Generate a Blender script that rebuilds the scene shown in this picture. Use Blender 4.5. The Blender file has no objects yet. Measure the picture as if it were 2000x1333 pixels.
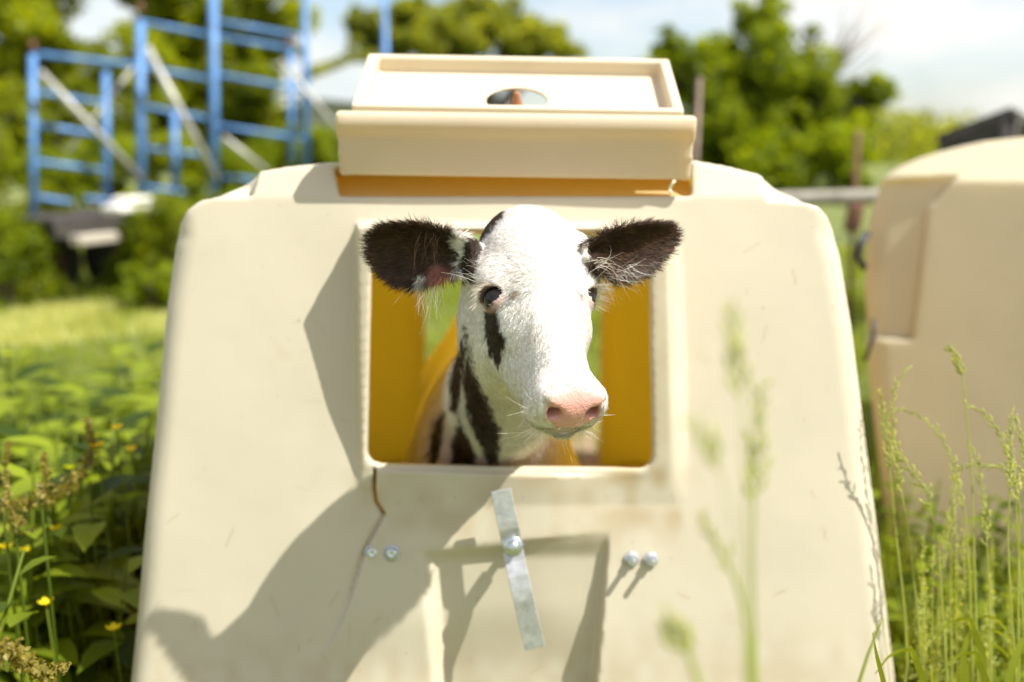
import bpy, math, random
import numpy as np
from mathutils import Vector, Matrix
rng = np.random.default_rng(7); random.seed(7)
S = bpy.context.scene
COL = S.collection

# ------------------------------------------------------------------ camera, sky, sun, exposure
PITCH = math.radians(10.7); CAMZ = 1.15; FPX = 1944.4
cam_d = bpy.data.cameras.new('camera'); cam = bpy.data.objects.new('camera', cam_d); COL.objects.link(cam)
cam.location = (0, 0, CAMZ); cam.rotation_euler = (math.pi/2 - PITCH, 0, 0)
cam_d.lens = 35; cam_d.sensor_width = 36; cam_d.clip_end = 2000; cam_d.clip_start = 0.02
cam_d.dof.use_dof = True; cam_d.dof.focus_distance = 1.15; cam_d.dof.aperture_fstop = 1.95
S.camera = cam

SUN = Vector((0.515, -0.242, 0.82)).normalized()
el = math.asin(SUN.z); az = math.atan2(SUN.x, SUN.y)
W = bpy.data.worlds.new('World'); S.world = W; W.use_nodes = True
nt = W.node_tree; nd = nt.nodes; lk = nt.links
bg = nd['Background']; bg.inputs[1].default_value = 0.10
sky = nd.new('ShaderNodeTexSky'); sky.sky_type = 'NISHITA'; sky.sun_disc = False
sky.sun_elevation = el; sky.sun_rotation = az; sky.air_density = 1.0; sky.dust_density = 1.5
tc = nd.new('ShaderNodeTexCoord')
mp = nd.new('ShaderNodeMapping'); mp.inputs['Scale'].default_value = (1, 1, 2.6)
mp.inputs['Location'].default_value = (0.35, 0.1, 0.3)
lk.new(tc.outputs['Generated'], mp.inputs['Vector'])
nz = nd.new('ShaderNodeTexNoise'); nz.inputs['Scale'].default_value = 2.6; nz.inputs['Detail'].default_value = 7; nz.inputs['Roughness'].default_value = .58
lk.new(mp.outputs[0], nz.inputs['Vector'])
cr = nd.new('ShaderNodeValToRGB'); cr.color_ramp.elements[0].position = .39; cr.color_ramp.elements[1].position = .62
lk.new(nz.outputs[0], cr.inputs[0])
mx = nd.new('ShaderNodeMix'); mx.data_type = 'RGBA'; mx.inputs[7].default_value = (5.9, 5.75, 5.4, 1)
lk.new(cr.outputs[0], mx.inputs[0]); lk.new(sky.outputs[0], mx.inputs[6]); lk.new(mx.outputs[2], bg.inputs[0])

sd = bpy.data.lights.new('sun', 'SUN'); sd.energy = 4.7; sd.angle = math.radians(0.5); sd.color = (1.0, 0.96, 0.90)
so = bpy.data.objects.new('sun', sd); COL.objects.link(so); so.rotation_euler = SUN.to_track_quat('Z', 'Y').to_euler()
so.location = (3, -2, 6)
S.view_settings.view_transform = 'Standard'; S.view_settings.look = 'None'
S.view_settings.exposure = 0.92; S.view_settings.gamma = 1
try:
    S.cycles.max_bounces = 10; S.cycles.diffuse_bounces = 6; S.cycles.transmission_bounces = 8; S.cycles.transparent_max_bounces = 8
except Exception: pass

# ------------------------------------------------------------------ coordinates
CAM = np.array([0, 0, CAMZ]); AX = np.array([1., 0, 0]); AU = np.array([0, math.sin(PITCH), math.cos(PITCH)])
AF = np.array([0, math.cos(PITCH), -math.sin(PITCH)]); AN = -AF
D0 = 1.5; PS = D0/FPX                     # distance of the hutch front from the lens, metres per pixel on it
def P(px, py, d):                          # pixel of the photograph + distance along the view axis -> world point
    return CAM + d*((px-1000)/FPX*AX + (666.5-py)/FPX*AU + AF)
def proj(p):
    q = p-CAM; d = q@AF
    return np.stack([1000+FPX*(q@AX)/d, 666.5-FPX*(q@AU)/d], -1), d
def on_plane(px, py, o, n):
    r = (px-1000)/FPX*AX + (666.5-py)/FPX*AU + AF
    return CAM + r*(((o-CAM)@n)/(r@n))
def at_ground(px, py, z=0.0): return on_plane(px, py, np.array([0, 0, z]), np.array([0, 0, 1.]))
def panel_w(p): return CAM + D0*AF + p[..., 0:1]*AX + p[..., 1:2]*AU + p[..., 2:3]*AN    # hutch-front frame -> world
def nrm(v): v = np.asarray(v, float); return v/(np.linalg.norm(v, axis=-1, keepdims=True)+1e-12)

# ------------------------------------------------------------------ mesh helpers
def raw_mesh(name, V, F, smooth=True):
    V = np.asarray(V, np.float32); me = bpy.data.meshes.new(name)
    if isinstance(F, np.ndarray):
        k = F.shape[1]; m = len(F); me.vertices.add(len(V)); me.vertices.foreach_set('co', V.ravel())
        me.loops.add(m*k); me.loops.foreach_set('vertex_index', F.astype(np.int32).ravel())
        me.polygons.add(m); me.polygons.foreach_set('loop_start', np.arange(0, m*k, k, dtype=np.int32))
        me.update(calc_edges=True)
    else: me.from_pydata(V.tolist(), [], F); me.update()
    me.polygons.foreach_set('use_smooth', np.full(len(me.polygons), smooth)); me.update(); return me
def obj(name, V, F, mat, parent=None, smooth=True, base=None):
    V = np.asarray(V, float)
    if parent is not None: V = V-np.array(parent_loc(parent))
    elif base is not None: V = V-np.array(base)
    o = bpy.data.objects.new(name, raw_mesh(name, V, F, smooth)); COL.objects.link(o)
    if mat: o.data.materials.append(mat)
    if parent is not None: o.parent = parent
    elif base is not None: o.location = tuple(base)
    return o
def parent_loc(p):
    l = Vector(p.location)
    while p.parent: p = p.parent; l = l+Vector(p.location)
    return l
def thing(name, loc, label, cat, group=None):
    o = bpy.data.objects.new(name, None); COL.objects.link(o); o.location = tuple(loc); tag(o, label, cat, group); return o
def tag(o, label, cat, group=None, kind=None):
    if label: o['label'] = label
    if cat: o['category'] = cat
    if group: o['group'] = group
    if kind: o['kind'] = kind
    return o
def struct(o): o['kind'] = 'structure'; return o
class MB:
    def __init__(s): s.V = []; s.F = []; s.n = 0
    def add(s, V, F):
        s.V += [tuple(map(float, v)) for v in V]; s.F += [tuple(i+s.n for i in f) for f in F]; s.n = len(s.V); return s
    def tube(s, pts, r, seg=8, cap=True):
        pts = np.asarray(pts, float); m = len(pts); r = np.broadcast_to(np.asarray(r, float), (m,))
        T = nrm(np.gradient(pts, axis=0)); ref = np.array([0, 0, 1.]) if abs(T[0][2]) < .9 else np.array([1., 0, 0])
        A = nrm(np.cross(T[0], ref)); V = []
        for i in range(m):
            A = nrm(A-T[i]*(A@T[i])); B = np.cross(T[i], A)
            for k in range(seg):
                a = 2*math.pi*k/seg; V.append(pts[i]+r[i]*(math.cos(a)*A+math.sin(a)*B))
        F = [(i*seg+k, i*seg+(k+1) % seg, (i+1)*seg+(k+1) % seg, (i+1)*seg+k) for i in range(m-1) for k in range(seg)]
        if cap: F += [tuple(range(seg))[::-1], tuple(range((m-1)*seg, m*seg))]
        return s.add(V, F)
    def lathe(s, o, ax, prof, seg=24):                  # prof: (height along axis, radius)
        ax = nrm(ax); ref = np.array([0, 0, 1.]) if abs(ax[2]) < .9 else np.array([1., 0, 0])
        A = nrm(np.cross(ax, ref)); B = np.cross(ax, A); V = []
        for h, r in prof:
            for k in range(seg):
                a = 2*math.pi*k/seg; V.append(np.asarray(o)+ax*h+r*(math.cos(a)*A+math.sin(a)*B))
        m = len(prof)
        F = [(i*seg+k, i*seg+(k+1) % seg, (i+1)*seg+(k+1) % seg, (i+1)*seg+k) for i in range(m-1) for k in range(seg)]
        F += [tuple(range(seg))[::-1], tuple(range((m-1)*seg, m*seg))]
        return s.add(V, F)
    def box(s, o, ax, ay, az_):                          # centre and three half-axis vectors
        o, ax, ay, az_ = map(np.asarray, (o, ax, ay, az_))
        V = [o+i*ax+j*ay+k*az_ for i in (-1, 1) for j in (-1, 1) for k in (-1, 1)]
        return s.add(V, [(0, 1, 3, 2), (4, 6, 7, 5), (0, 4, 5, 1), (2, 3, 7, 6), (0, 2, 6, 4), (1, 5, 7, 3)])
    def build(s, name, mat, parent=None, smooth=True, base=None, bevel=0):
        o = obj(name, s.V, s.F, mat, parent, smooth, base)
        if bevel:
            b = o.modifiers.new('bevel', 'BEVEL'); b.width = bevel; b.segments = 2; b.limit_method = 'ANGLE'
        return o
def attr_color(me, name, C):
    C = np.asarray(C, np.float32)
    if C.shape[1] == 3: C = np.concatenate([C, np.ones((len(C), 1), np.float32)], 1)
    a = me.attributes.new(name, 'FLOAT_COLOR', 'POINT'); a.data.foreach_set('color', C.ravel())

# signed distances + surface nets on a rectilinear grid
def sdpoly(x, y, poly):
    poly = np.asarray(poly, float); d = np.full(x.shape, 1e9); s = np.ones(x.shape); n = len(poly); j = n-1
    for i in range(n):
        ex, ey = poly[j]-poly[i]; wx = x-poly[i, 0]; wy = y-poly[i, 1]
        t = np.clip((wx*ex+wy*ey)/(ex*ex+ey*ey+1e-18), 0, 1)
        d = np.minimum(d, (wx-ex*t)**2+(wy-ey*t)**2)
        c1 = y >= poly[i, 1]; c2 = y < poly[j, 1]; c3 = ex*wy > ey*wx
        f = (c1 & c2 & c3) | (~c1 & ~c2 & ~c3); s = np.where(f, -s, s); j = i
    return s*np.sqrt(d)
def sdline(x, y, pl):
    pl = np.asarray(pl, float); d = np.full(x.shape, 1e9)
    for a, b in zip(pl[:-1], pl[1:]):
        e = b-a; wx = x-a[0]; wy = y-a[1]; t = np.clip((wx*e[0]+wy*e[1])/(e@e), 0, 1)
        d = np.minimum(d, (wx-e[0]*t)**2+(wy-e[1]*t)**2)
    return np.sqrt(d)
def smin(a, b, k): h = np.maximum(k-np.abs(a-b), 0)/k; return np.minimum(a, b)-h*h*k*.25
def smax(a, b, k): return -smin(-a, -b, k)
def sstep(a, b, x): t = np.clip((x-a)/(b-a), 0, 1); return t*t*(3-2*t)
def surface_nets(D, xs, ys, zs):
    D = D.astype(np.float32); I = D < 0; nx, ny, nz_ = D.shape
    cnt = np.zeros((nx-1, ny-1, nz_-1), np.int8)
    for a in (0, 1):
        for b in (0, 1):
            for c in (0, 1): cnt += I[a:nx-1+a, b:ny-1+b, c:nz_-1+c]
    act = (cnt > 0) & (cnt < 8); ci, cj, ck = np.nonzero(act); m = len(ci)
    idx = np.full(act.shape, -1, np.int32); idx[ci, cj, ck] = np.arange(m)
    acc = np.zeros((m, 3)); num = np.zeros(m)
    for ax in range(3):
        o1, o2 = [k for k in range(3) if k != ax]
        for p in (0, 1):
            for q in (0, 1):
                a = [ci, cj, ck]; a[o1] = a[o1]+p; a[o2] = a[o2]+q; b = list(a); b[ax] = b[ax]+1
                va = D[a[0], a[1], a[2]]; vb = D[b[0], b[1], b[2]]; mk = (va < 0) != (vb < 0)
                t = np.where(mk, va/np.where(mk, va-vb, 1), 0)
                G = (xs, ys, zs); pos = np.zeros((m, 3))
                for k in range(3): pos[:, k] = G[k][a[k]]
                pos[:, ax] += t*(G[ax][b[ax]]-G[ax][a[ax]])
                acc += pos*mk[:, None]; num += mk
    V = acc/num[:, None]; Fs = []
    for ax in range(3):
        o1, o2 = (ax+1) % 3, (ax+2) % 3
        sl0 = [slice(1, -1)]*3; sl0[ax] = slice(0, -1); sl1 = list(sl0); sl1[ax] = slice(1, None)
        A = I[tuple(sl0)]; B = I[tuple(sl1)]; e = np.array(np.nonzero(A != B))
        off = np.ones((3, 1), int); off[ax] = 0; g = e+off
        sg = A[tuple(e)]
        def cell(d1, d2):
            h = g.copy(); h[o1] -= d1; h[o2] -= d2; return idx[h[0], h[1], h[2]]
        q = np.stack([cell(1, 1), cell(0, 1), cell(0, 0), cell(1, 0)], 1)
        q = np.where(sg[:, None], q, q[:, ::-1]); Fs.append(q)
    return V, np.concatenate(Fs)
def relax(V, F, it=2, lam=.5):
    E = np.concatenate([F[:, [i, (i+1) % 4]] for i in range(4)]); n = len(V)
    deg = np.bincount(E[:, 0], minlength=n)+np.bincount(E[:, 1], minlength=n)
    for _ in range(it):
        A = np.stack([np.bincount(E[:, 0], V[E[:, 1], k], n)+np.bincount(E[:, 1], V[E[:, 0], k], n) for k in range(3)], 1)/np.maximum(deg, 1)[:, None]
        V = V+lam*(A-V)
    return V
def vnoise(p, seed=0):                       # cheap smooth value noise in 3-D
    p = np.asarray(p, float); i = np.floor(p).astype(np.int64); f = p-i; f = f*f*(3-2*f); r = 0
    for a in (0, 1):
        for b in (0, 1):
            for c in (0, 1):
                h = (i[..., 0]+a)*374761393+(i[..., 1]+b)*668265263+(i[..., 2]+c)*1274126177+seed*974711
                h = (h ^ (h >> 13))*1103515245 & 0x7fffffff; h = (h ^ (h >> 15)) & 0xffff
                r = r+h/65535.*np.where(a, f[..., 0], 1-f[..., 0])*np.where(b, f[..., 1], 1-f[..., 1])*np.where(c, f[..., 2], 1-f[..., 2])
    return r

# ------------------------------------------------------------------ materials
def mat(name):
    m = bpy.data.materials.new(name); m.use_nodes = True; n = m.node_tree.nodes; l = m.node_tree.links
    return m, n, l, n['Principled BSDF'], n['Material Output']
def noise(n, l, scale, detail=4, rough=.55, coord='Object'):
    t = n.new('ShaderNodeTexCoord'); x = n.new('ShaderNodeTexNoise'); x.inputs['Scale'].default_value = scale
    x.inputs['Detail'].default_value = detail; x.inputs['Roughness'].default_value = rough; l.new(t.outputs[coord], x.inputs['Vector']); return x
def ramp(n, l, src, stops):
    r = n.new('ShaderNodeValToRGB'); e = r.color_ramp.elements
    while len(e) < len(stops): e.new(.5)
    for k, (p, c) in enumerate(stops): e[k].position = p; e[k].color = (*c, 1) if len(c) == 3 else c
    l.new(src, r.inputs[0]); return r
def bump(n, l, src, strength, dist):
    b = n.new('ShaderNodeBump'); b.inputs['Strength'].default_value = strength; b.inputs['Distance'].default_value = dist
    l.new(src, b.inputs['Height']); return b
def plastic(name, base, trans_col, trans_w, rough=.42, dirt=.5):
    m, n, l, b, out = mat(name)
    big = noise(n, l, 3.2, 5, .6); r1 = ramp(n, l, big.outputs[0], [(.3, tuple(c*.93 for c in base)), (.55, base), (.8, tuple(min(1, c*1.04) for c in base))])
    st = noise(n, l, 9, 8, .68); r2 = ramp(n, l, st.outputs[0], [(.60, (0, 0, 0)), (.86, (dirt, dirt, dirt))])
    sp = noise(n, l, 55, 3, .6); r3 = ramp(n, l, sp.outputs[0], [(.70, (0, 0, 0)), (.76, (dirt, dirt, dirt))])
    m1 = n.new('ShaderNodeMix'); m1.data_type = 'RGBA'; l.new(r2.outputs[0], m1.inputs[0]); l.new(r1.outputs[0], m1.inputs[6]); m1.inputs[7].default_value = (base[0]*.72, base[1]*.62, base[2]*.46, 1)
    m2 = n.new('ShaderNodeMix'); m2.data_type = 'RGBA'; l.new(r3.outputs[0], m2.inputs[0]); l.new(m1.outputs[2], m2.inputs[6]); m2.inputs[7].default_value = (base[0]*.55, base[1]*.47, base[2]*.33, 1)
    at = n.new('ShaderNodeAttribute'); at.attribute_name = 'grime'
    m3 = n.new('ShaderNodeMix'); m3.data_type = 'RGBA'; l.new(at.outputs['Fac'], m3.inputs[0]); l.new(m2.outputs[2], m3.inputs[6]); m3.inputs[7].default_value = (base[0]*.62, base[1]*.47, base[2]*.26, 1)
    l.new(m3.outputs[2], b.inputs['Base Color']); b.inputs['Roughness'].default_value = rough; b.inputs['Specular IOR Level'].default_value = .4
    fine = noise(n, l, 160, 3, .6); wob = noise(n, l, 11, 2, .5)
    b1 = bump(n, l, wob.outputs[0], .10, .010); b2 = bump(n, l, fine.outputs[0], .12, .001); l.new(b1.outputs[0], b2.inputs['Normal']); l.new(b2.outputs[0], b.inputs['Normal'])
    t = n.new('ShaderNodeBsdfTranslucent'); t.inputs[0].default_value = (*trans_col, 1)
    ms = n.new('ShaderNodeMixShader'); ms.inputs[0].default_value = trans_w
    l.new(b.outputs[0], ms.inputs[1]); l.new(t.outputs[0], ms.inputs[2]); l.new(ms.outputs[0], out.inputs[0]); return m
CREAM = (.605, .555, .42)
M_PANEL = plastic('cream_plastic', CREAM, (.85, .52, .10), .16)
M_SHELL = plastic('cream_plastic_thin', (.58, .50, .30), (.84, .49, .014), .44, dirt=.8)
M_LID = plastic('cream_plastic_lid', (.70, .62, .455), (.92, .60, .14), .16, dirt=.3)
M_LIP = plastic('cream_plastic_lip', (.66, .60, .45), (.92, .64, .18), .34, dirt=.4)
M_HUTCH2 = plastic('cream_plastic_second', (.66, .62, .46), (.98, .80, .30), .36, .5, dirt=.3)
M_COLLAR = plastic('cream_plastic_collar', (.72, .60, .30), (.95, .66, .14), .46, .5, dirt=.2)
def simple(name, col, rough=.6, metal=0, nscale=0, var=.25, bumpd=0, spec=.5):
    m, n, l, b, out = mat(name); b.inputs['Roughness'].default_value = rough; b.inputs['Metallic'].default_value = metal; b.inputs['Specular IOR Level'].default_value = spec
    if nscale:
        x = noise(n, l, nscale, 6, .65); r = ramp(n, l, x.outputs[0], [(.3, tuple(c*(1-var) for c in col)), (.7, tuple(min(1, c*(1+var)) for c in col))])
        l.new(r.outputs[0], b.inputs['Base Color'])
        if bumpd: l.new(bump(n, l, x.outputs[0], .6, bumpd).outputs[0], b.inputs['Normal'])
    else: b.inputs['Base Color'].default_value = (*col, 1)
    return m
M_GALV = simple('galvanised_steel', (.47, .48, .48), .45, .55, 70, .25)
M_BOLT = simple('bright_bolt_steel', (.62, .65, .66), .28, 1, 200, .15)
M_RUST = simple('rusty_steel', (.13, .055, .03), .8, .1, 40, .4)
M_BLUE = simple('blue_scaffold_paint', (.085, .21, .45), .5, 0, 9, .35)
M_GREYM = simple('grey_steel_tube', (.42, .41, .37), .5, .3, 12, .25)
M_WOODG = simple('weathered_grey_wood', (.36, .33, .27), .85, 0, 14, .35, .004)
M_DARKW = simple('dark_weathered_boards', (.05, .043, .037), .8, 0, 14, .4, .006)
M_BARK = simple('bark', (.085, .062, .042), .9, 0, 14, .4, .02)
M_RUBBER = simple('tyre_rubber', (.02, .02, .02), .8)
M_ROOF = simple('grey_sheet_roof', (.34, .37, .37), .5, .2, 3, .15)
M_WALL = simple('pale_boards', (.55, .56, .52), .8, 0, 4, .12)
M_STRAW = simple('straw_bedding', (.26, .19, .10), .95, 0, 30, .4, .01)
def leafmat(name, c1, c2, trans=.45, gloss=.45, scale=1.2):
    m, n, l, b, out = mat(name)
    at = n.new('ShaderNodeAttribute'); at.attribute_name = 'tint'
    r = ramp(n, l, at.outputs['Fac'], [(0, c1), (1, c2)])
    l.new(r.outputs[0], b.inputs['Base Color']); b.inputs['Roughness'].default_value = gloss; b.inputs['Specular IOR Level'].default_value = .22
    t = n.new('ShaderNodeBsdfTranslucent')
    hs = n.new('ShaderNodeMix'); hs.data_type = 'RGBA'; hs.blend_type = 'MULTIPLY'; hs.inputs[0].default_value = 1; l.new(r.outputs[0], hs.inputs[6]); hs.inputs[7].default_value = (2.9, 2.5, .45, 1)
    l.new(hs.outputs[2], t.inputs[0])
    ms = n.new('ShaderNodeMixShader'); ms.inputs[0].default_value = trans; l.new(b.outputs[0], ms.inputs[1]); l.new(t.outputs[0], ms.inputs[2]); l.new(ms.outputs[0], out.inputs[0]); return m
M_LEAF1 = leafmat('leaves_broad', (.035, .058, .004), (.29, .34, .014), .55)
M_LEAF2 = leafmat('leaves_far', (.10, .13, .03), (.25, .28, .06), .60)
M_LEAF3 = leafmat('leaves_apple', (.042, .072, .005), (.23, .29, .014), .55)
M_WEED = leafmat('leaves_weed', (.035, .062, .005), (.24, .30, .016), .42)
M_GRASS = leafmat('grass_blades', (.10, .15, .015), (.26, .30, .04), .45)
M_STALK = leafmat('grass_stalks', (.22, .27, .07), (.42, .45, .17), .40)
M_DRY = leafmat('mown_grass', (.28, .33, .10), (.46, .44, .20), .35)
M_SEED = leafmat('dock_seeds', (.12, .10, .022), (.26, .22, .045), .3)
M_YELLOW = leafmat('yellow_petals', (.80, .62, .01), (.88, .72, .02), .4)
def ground_mat():
    m, n, l, b, out = mat('field_ground')
    a = noise(n, l, .35, 5, .6, 'Object'); c = noise(n, l, 6, 6, .7, 'Object')
    r = ramp(n, l, a.outputs[0], [(.35, (.10, .13, .022)), (.55, (.16, .19, .035)), (.7, (.24, .23, .07))])
    r2 = ramp(n, l, c.outputs[0], [(.3, (.55, .55, .55)), (.7, (1.2, 1.2, 1.2))])
    x = n.new('ShaderNodeMix'); x.data_type = 'RGBA'; x.blend_type = 'MULTIPLY'; x.inputs[0].default_value = 1; l.new(r.outputs[0], x.inputs[6]); l.new(r2.outputs[0], x.inputs[7])
    l.new(x.outputs[2], b.inputs['Base Color']); b.inputs['Roughness'].default_value = .95; l.new(bump(n, l, c.outputs[0], 1, .05).outputs[0], b.inputs['Normal']); return m
M_GROUND = ground_mat()

# ================================================================== GROUND
def grid_sheet(x0, x1, y0, y1, nx, ny, zf):
    X, Y = np.meshgrid(np.linspace(x0, x1, nx), np.linspace(y0, y1, ny), indexing='ij')
    V = np.stack([X, Y, zf(X, Y)], -1).reshape(-1, 3); i, j = np.meshgrid(np.arange(nx-1), np.arange(ny-1), indexing='ij')
    a = (i*ny+j).ravel(); return V, np.stack([a, a+ny, a+ny+1, a+1], 1)
V, F = grid_sheet(-600, 600, -20, 1000, 3, 3, lambda x, y: 0*x)
struct(obj('field', V, F, M_GROUND))
V, F = grid_sheet(-.48, .48, 1.62, 3.52, 30, 60, lambda x, y: .012+.02*vnoise(np.stack([x*14, y*14, 0*x], -1)))
struct(obj('straw_bedding', V, F, M_STRAW))
V, F = grid_sheet(-.9, .8, 3.56, 4.7, 30, 30, lambda x, y: .006+.03*vnoise(np.stack([x*9, y*9, 0*x], -1))*np.clip(1-np.abs(x)/.8, 0, 1))
struct(obj('trodden_soil', V, F, simple('trodden_soil', (.24, .17, .11), .95, 0, 20, .3, .01)))

# ================================================================== HUTCH
hutch = thing('calf_hutch', (0, 1.75, 0), 'cream plastic calf hutch with an open feed window, raised top lid and metal turn strap', 'calf hutch', None)
def pp(pts, n=0.):                           # photograph pixels (seen at height n above the front) -> front plane coordinates
    a = np.asarray(pts, float); k = (D0-n)/FPX
    return np.stack([(a[:, 0]-1000)*k, (666.5-a[:, 1])*k], 1)
OUT = [(196, 1816), (250, 1333), (292, 900), (322, 600), (340, 475), (352, 440), (372, 413), (400, 394), (430, 389), (499, 388), (505, 362), (509, 336), (560, 327), (640, 318), (1000, 312),
       (1350, 312), (1420, 325), (1478, 341), (1488, 350), (1492, 394), (1560, 398), (1590, 404), (1612, 424), (1630, 452), (1645, 500), (1668, 640), (1712, 980), (1755, 1333), (1812, 1816)]
st = .0034
us = np.arange(-.66, .66, st); vs = np.arange(-.905, .30, st); ns = np.arange(-.115, .098, st)
UU, VV = np.meshgrid(us, vs, indexing='ij'); PX = 1000+UU/PS; PY = 666.5-VV/PS
d_pl = sdpoly(UU, VV, pp(OUT, -.022))
SHO = [(356, 475), (374, 424), (440, 378), (505, 340), (580, 324), (700, 330), (700, 480)]; SHR = [(1300, 480), (1300, 330), (1400, 324), (1488, 345), (1562, 392), (1606, 430), (1628, 480)]
d_o = np.minimum(d_pl, np.minimum(sdpoly(UU, VV, pp(SHO, -.03)), sdpoly(UU, VV, pp(SHR, -.03))))
nf = np.zeros_like(UU)
nf -= .28*np.clip((386-PY)*PS, 0, .1)                                                    # top band leans back
nf -= (.020+.85*np.clip(d_pl, 0, .08))*sstep(-.002, .003, d_pl)
bulge = .012*np.clip(1-(UU/.62)**2, 0, 1)*sstep(1500, 700, PY); nf += bulge*0.5
fr = sdpoly(UU, VV, pp([(692, 434), (1302, 437), (1312, 560), (1326, 900), (1331, 1010), (1200, 1035), (820, 1030), (690, 960), (688, 700)], .055))
hF = .074*np.clip((985-PY)/(985-446), 0, 1.02)
nf += hF*sstep(.006+.020*(PX > 1150)*(PY > 460), -.009, fr)
rc = sdpoly(UU, VV, pp([(826, 1075), (1190, 1036), (1165, 1333), (1130, 1900), (885, 1900), (850, 1333)]))
lw = np.where(PX < 1000, .022, .005)
nf -= (.010+.030*np.clip((PY-1030)/300, 0, 1.3))*sstep(lw*.3, -lw, rc)*sstep(1030, 1095, PY)
CRK1 = pp([(735, 914), (733, 950), (736, 978), (752, 1003)]); CRK2 = pp([(752, 1003), (722, 1058), (708, 1090), (692, 1140), (680, 1180), (660, 1228), (628, 1276)])
plate = sdpoly(UU, VV, np.concatenate([CRK1, CRK2, pp([(700, 1400), (1290, 1400), (1290, 930)])]))
nf += .009*sstep(.0025, -.002, plate)*sstep(1330, 1180, PY)*sstep(1240, 1050, PX)
nf -= .010*sstep(.004, .001, sdline(UU, VV, CRK2))*sstep(1280, 1050, PY)
dent = vnoise(np.stack([UU*7, VV*7, 0*UU], -1), 3)-.5; nf += .004*dent
r_ = .042; r2d = r_*sstep(395, 470, PY)+.007*(1-sstep(395, 470, PY))
N3 = ns[None, None, :]
qx = (d_o+r2d)[..., None]; qn = N3-nf[..., None]+r2d[..., None]
blk = (np.sqrt(np.maximum(qx, 0)**2+np.maximum(qn, 0)**2)+np.minimum(np.maximum(qx, qn), 0)-r2d[..., None]).astype(np.float32)
nfi = nf.copy()
for _ in range(4):                                                                       # inner face follows the lowest relief nearby, so steep walls stay closed
    q = nfi.copy()
    for ax_ in (0, 1):
        for s_ in (1, -1): q = np.minimum(q, np.roll(nfi, s_, ax_))
    nfi = q
qn2 = N3-nfi[..., None]+r2d[..., None]
blki = np.sqrt(np.maximum(qx, 0)**2+np.maximum(qn2, 0)**2)+np.minimum(np.maximum(qx, qn2), 0)-r2d[..., None]
D = np.maximum(blk, -(blki+.011)).astype(np.float32); del qx, qn, qn2, blki
HOLE = pp([(740, 457), (1256, 457), (1264, 468), (1272, 700), (1281, 896), (1277, 912), (1262, 922), (1000, 918), (735, 913), (718, 908), (709, 893), (714, 800), (730, 470)], .05)
ho = sdpoly(UU, VV, HOLE); lip = np.maximum(np.abs(ho-.004)-.008, np.maximum(N3-nf[..., None], -(N3-nf[..., None])-.030) if False else 0*ho)
lip3 = np.maximum(np.abs(ho-.006)[..., None]-.006, np.maximum(N3-nf[..., None]+.001, -(N3-nf[..., None])-.030))
D = smin(D, lip3.astype(np.float32), .004)
D = smax(D, -ho[..., None], .004)
gap = sdpoly(UU, VV, pp([(650, 325), (1352, 318), (1350, 383), (664, 384)]))
D = smax(D, -gap[..., None], .006)
sl = sdline(UU, VV, CRK1)-.0027; D = smax(D, -sl[..., None], .002)
D = np.maximum(D, (-N3-.108))
Vp, Fp = surface_nets(D, us, vs, ns); Vp = relax(Vp, Fp, 2, .5)
pan = obj('front_panel', panel_w(Vp), Fp, M_PANEL, hutch)
gx = 1000+Vp[:, 0]/PS; gy = 666.5-Vp[:, 1]/PS
gn = vnoise(np.stack([Vp[:, 0]*45, Vp[:, 1]*30, Vp[:, 2]*20], -1), 5)
gm = np.clip(gn*1.6-.35, 0, 1)*(.36*sstep(120, 0, np.abs(gx-1250))*sstep(420, 520, gy)*sstep(1060, 940, gy)+.35*sstep(600, 800, gx)*sstep(1400, 1250, gx)*sstep(900, 930, gy)*sstep(1120, 1010, gy)+.35*sstep(70, 0, np.hypot(gx-1345, (gy-1012)*1.6))+.25*sstep(1180, 1330, gy))
# scuffs: a few thin scratches
for k in range(46):
    a = np.array([rng.uniform(330, 1650), rng.uniform(470, 1320)]); t = rng.uniform(0, 3.14); L_ = rng.uniform(8, 45); b = a+L_*np.array([math.cos(t), math.sin(t)])
    gm = np.maximum(gm, .45*rng.uniform(.25, 1)*sstep(3.2, .8, sdline(gx, gy, [a, b])))
at_ = pan.data.attributes.new('grime', 'FLOAT', 'POINT'); at_.data.foreach_set('value', gm.astype(np.float32))

# body shell: a closed dome swept back from the front, rear wall with a doorway
BODY = [(205, 1816), (258, 1333), (300, 900), (330, 600), (348, 475), (372, 425), (440, 378), (505, 340), (580, 324), (700, 317), (1000, 314), (1300, 316), (1420, 326), (1490, 345), (1562, 393), (1612, 432), (1638, 500), (1660, 640), (1704, 980), (1747, 1333), (1804, 1816)]
def resample(p, n):
    p = np.asarray(p, float); s = np.concatenate([[0], np.cumsum(np.linalg.norm(np.diff(p, axis=0), axis=1))]); t = np.linspace(0, s[-1], n)
    return np.stack([np.interp(t, s, p[:, k]) for k in range(p.shape[1])], 1)
ring = resample(pp(BODY, -.045), 120); r0 = panel_w(np.concatenate([ring, np.full((120, 1), -.085)], 1))
def body_ring(y, t):
    q = r0.copy(); q[:, 1] = y; q[:, 2] = np.maximum(q[:, 2]+.02*math.sin(t*math.pi), 0); q[:, 0] *= 1-.05*t; return q
rings = [r0]
for t in np.linspace(0, 1, 24)[1:]:
    q = r0.copy(); q[:, 1] = r0[:, 1]*(1-t)+3.55*t; q[:, 0] *= 1-.06*t
    rib = .012*(math.sin(t*22) > .3); c = np.array([0, 0, .6]); q[:, [0, 2]] = q[:, [0, 2]]*(1+rib*np.array([1, .6]))
    rings.append(q)
V = np.concatenate(rings); n_ = 120
F = np.array([(i*n_+k, i*n_+k+1, (i+1)*n_+k+1, (i+1)*n_+k) for i in range(len(rings)-1) for k in range(n_-1)])
obj('body_shell', V, F, M_SHELL, hutch)
last = rings[-1]
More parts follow.
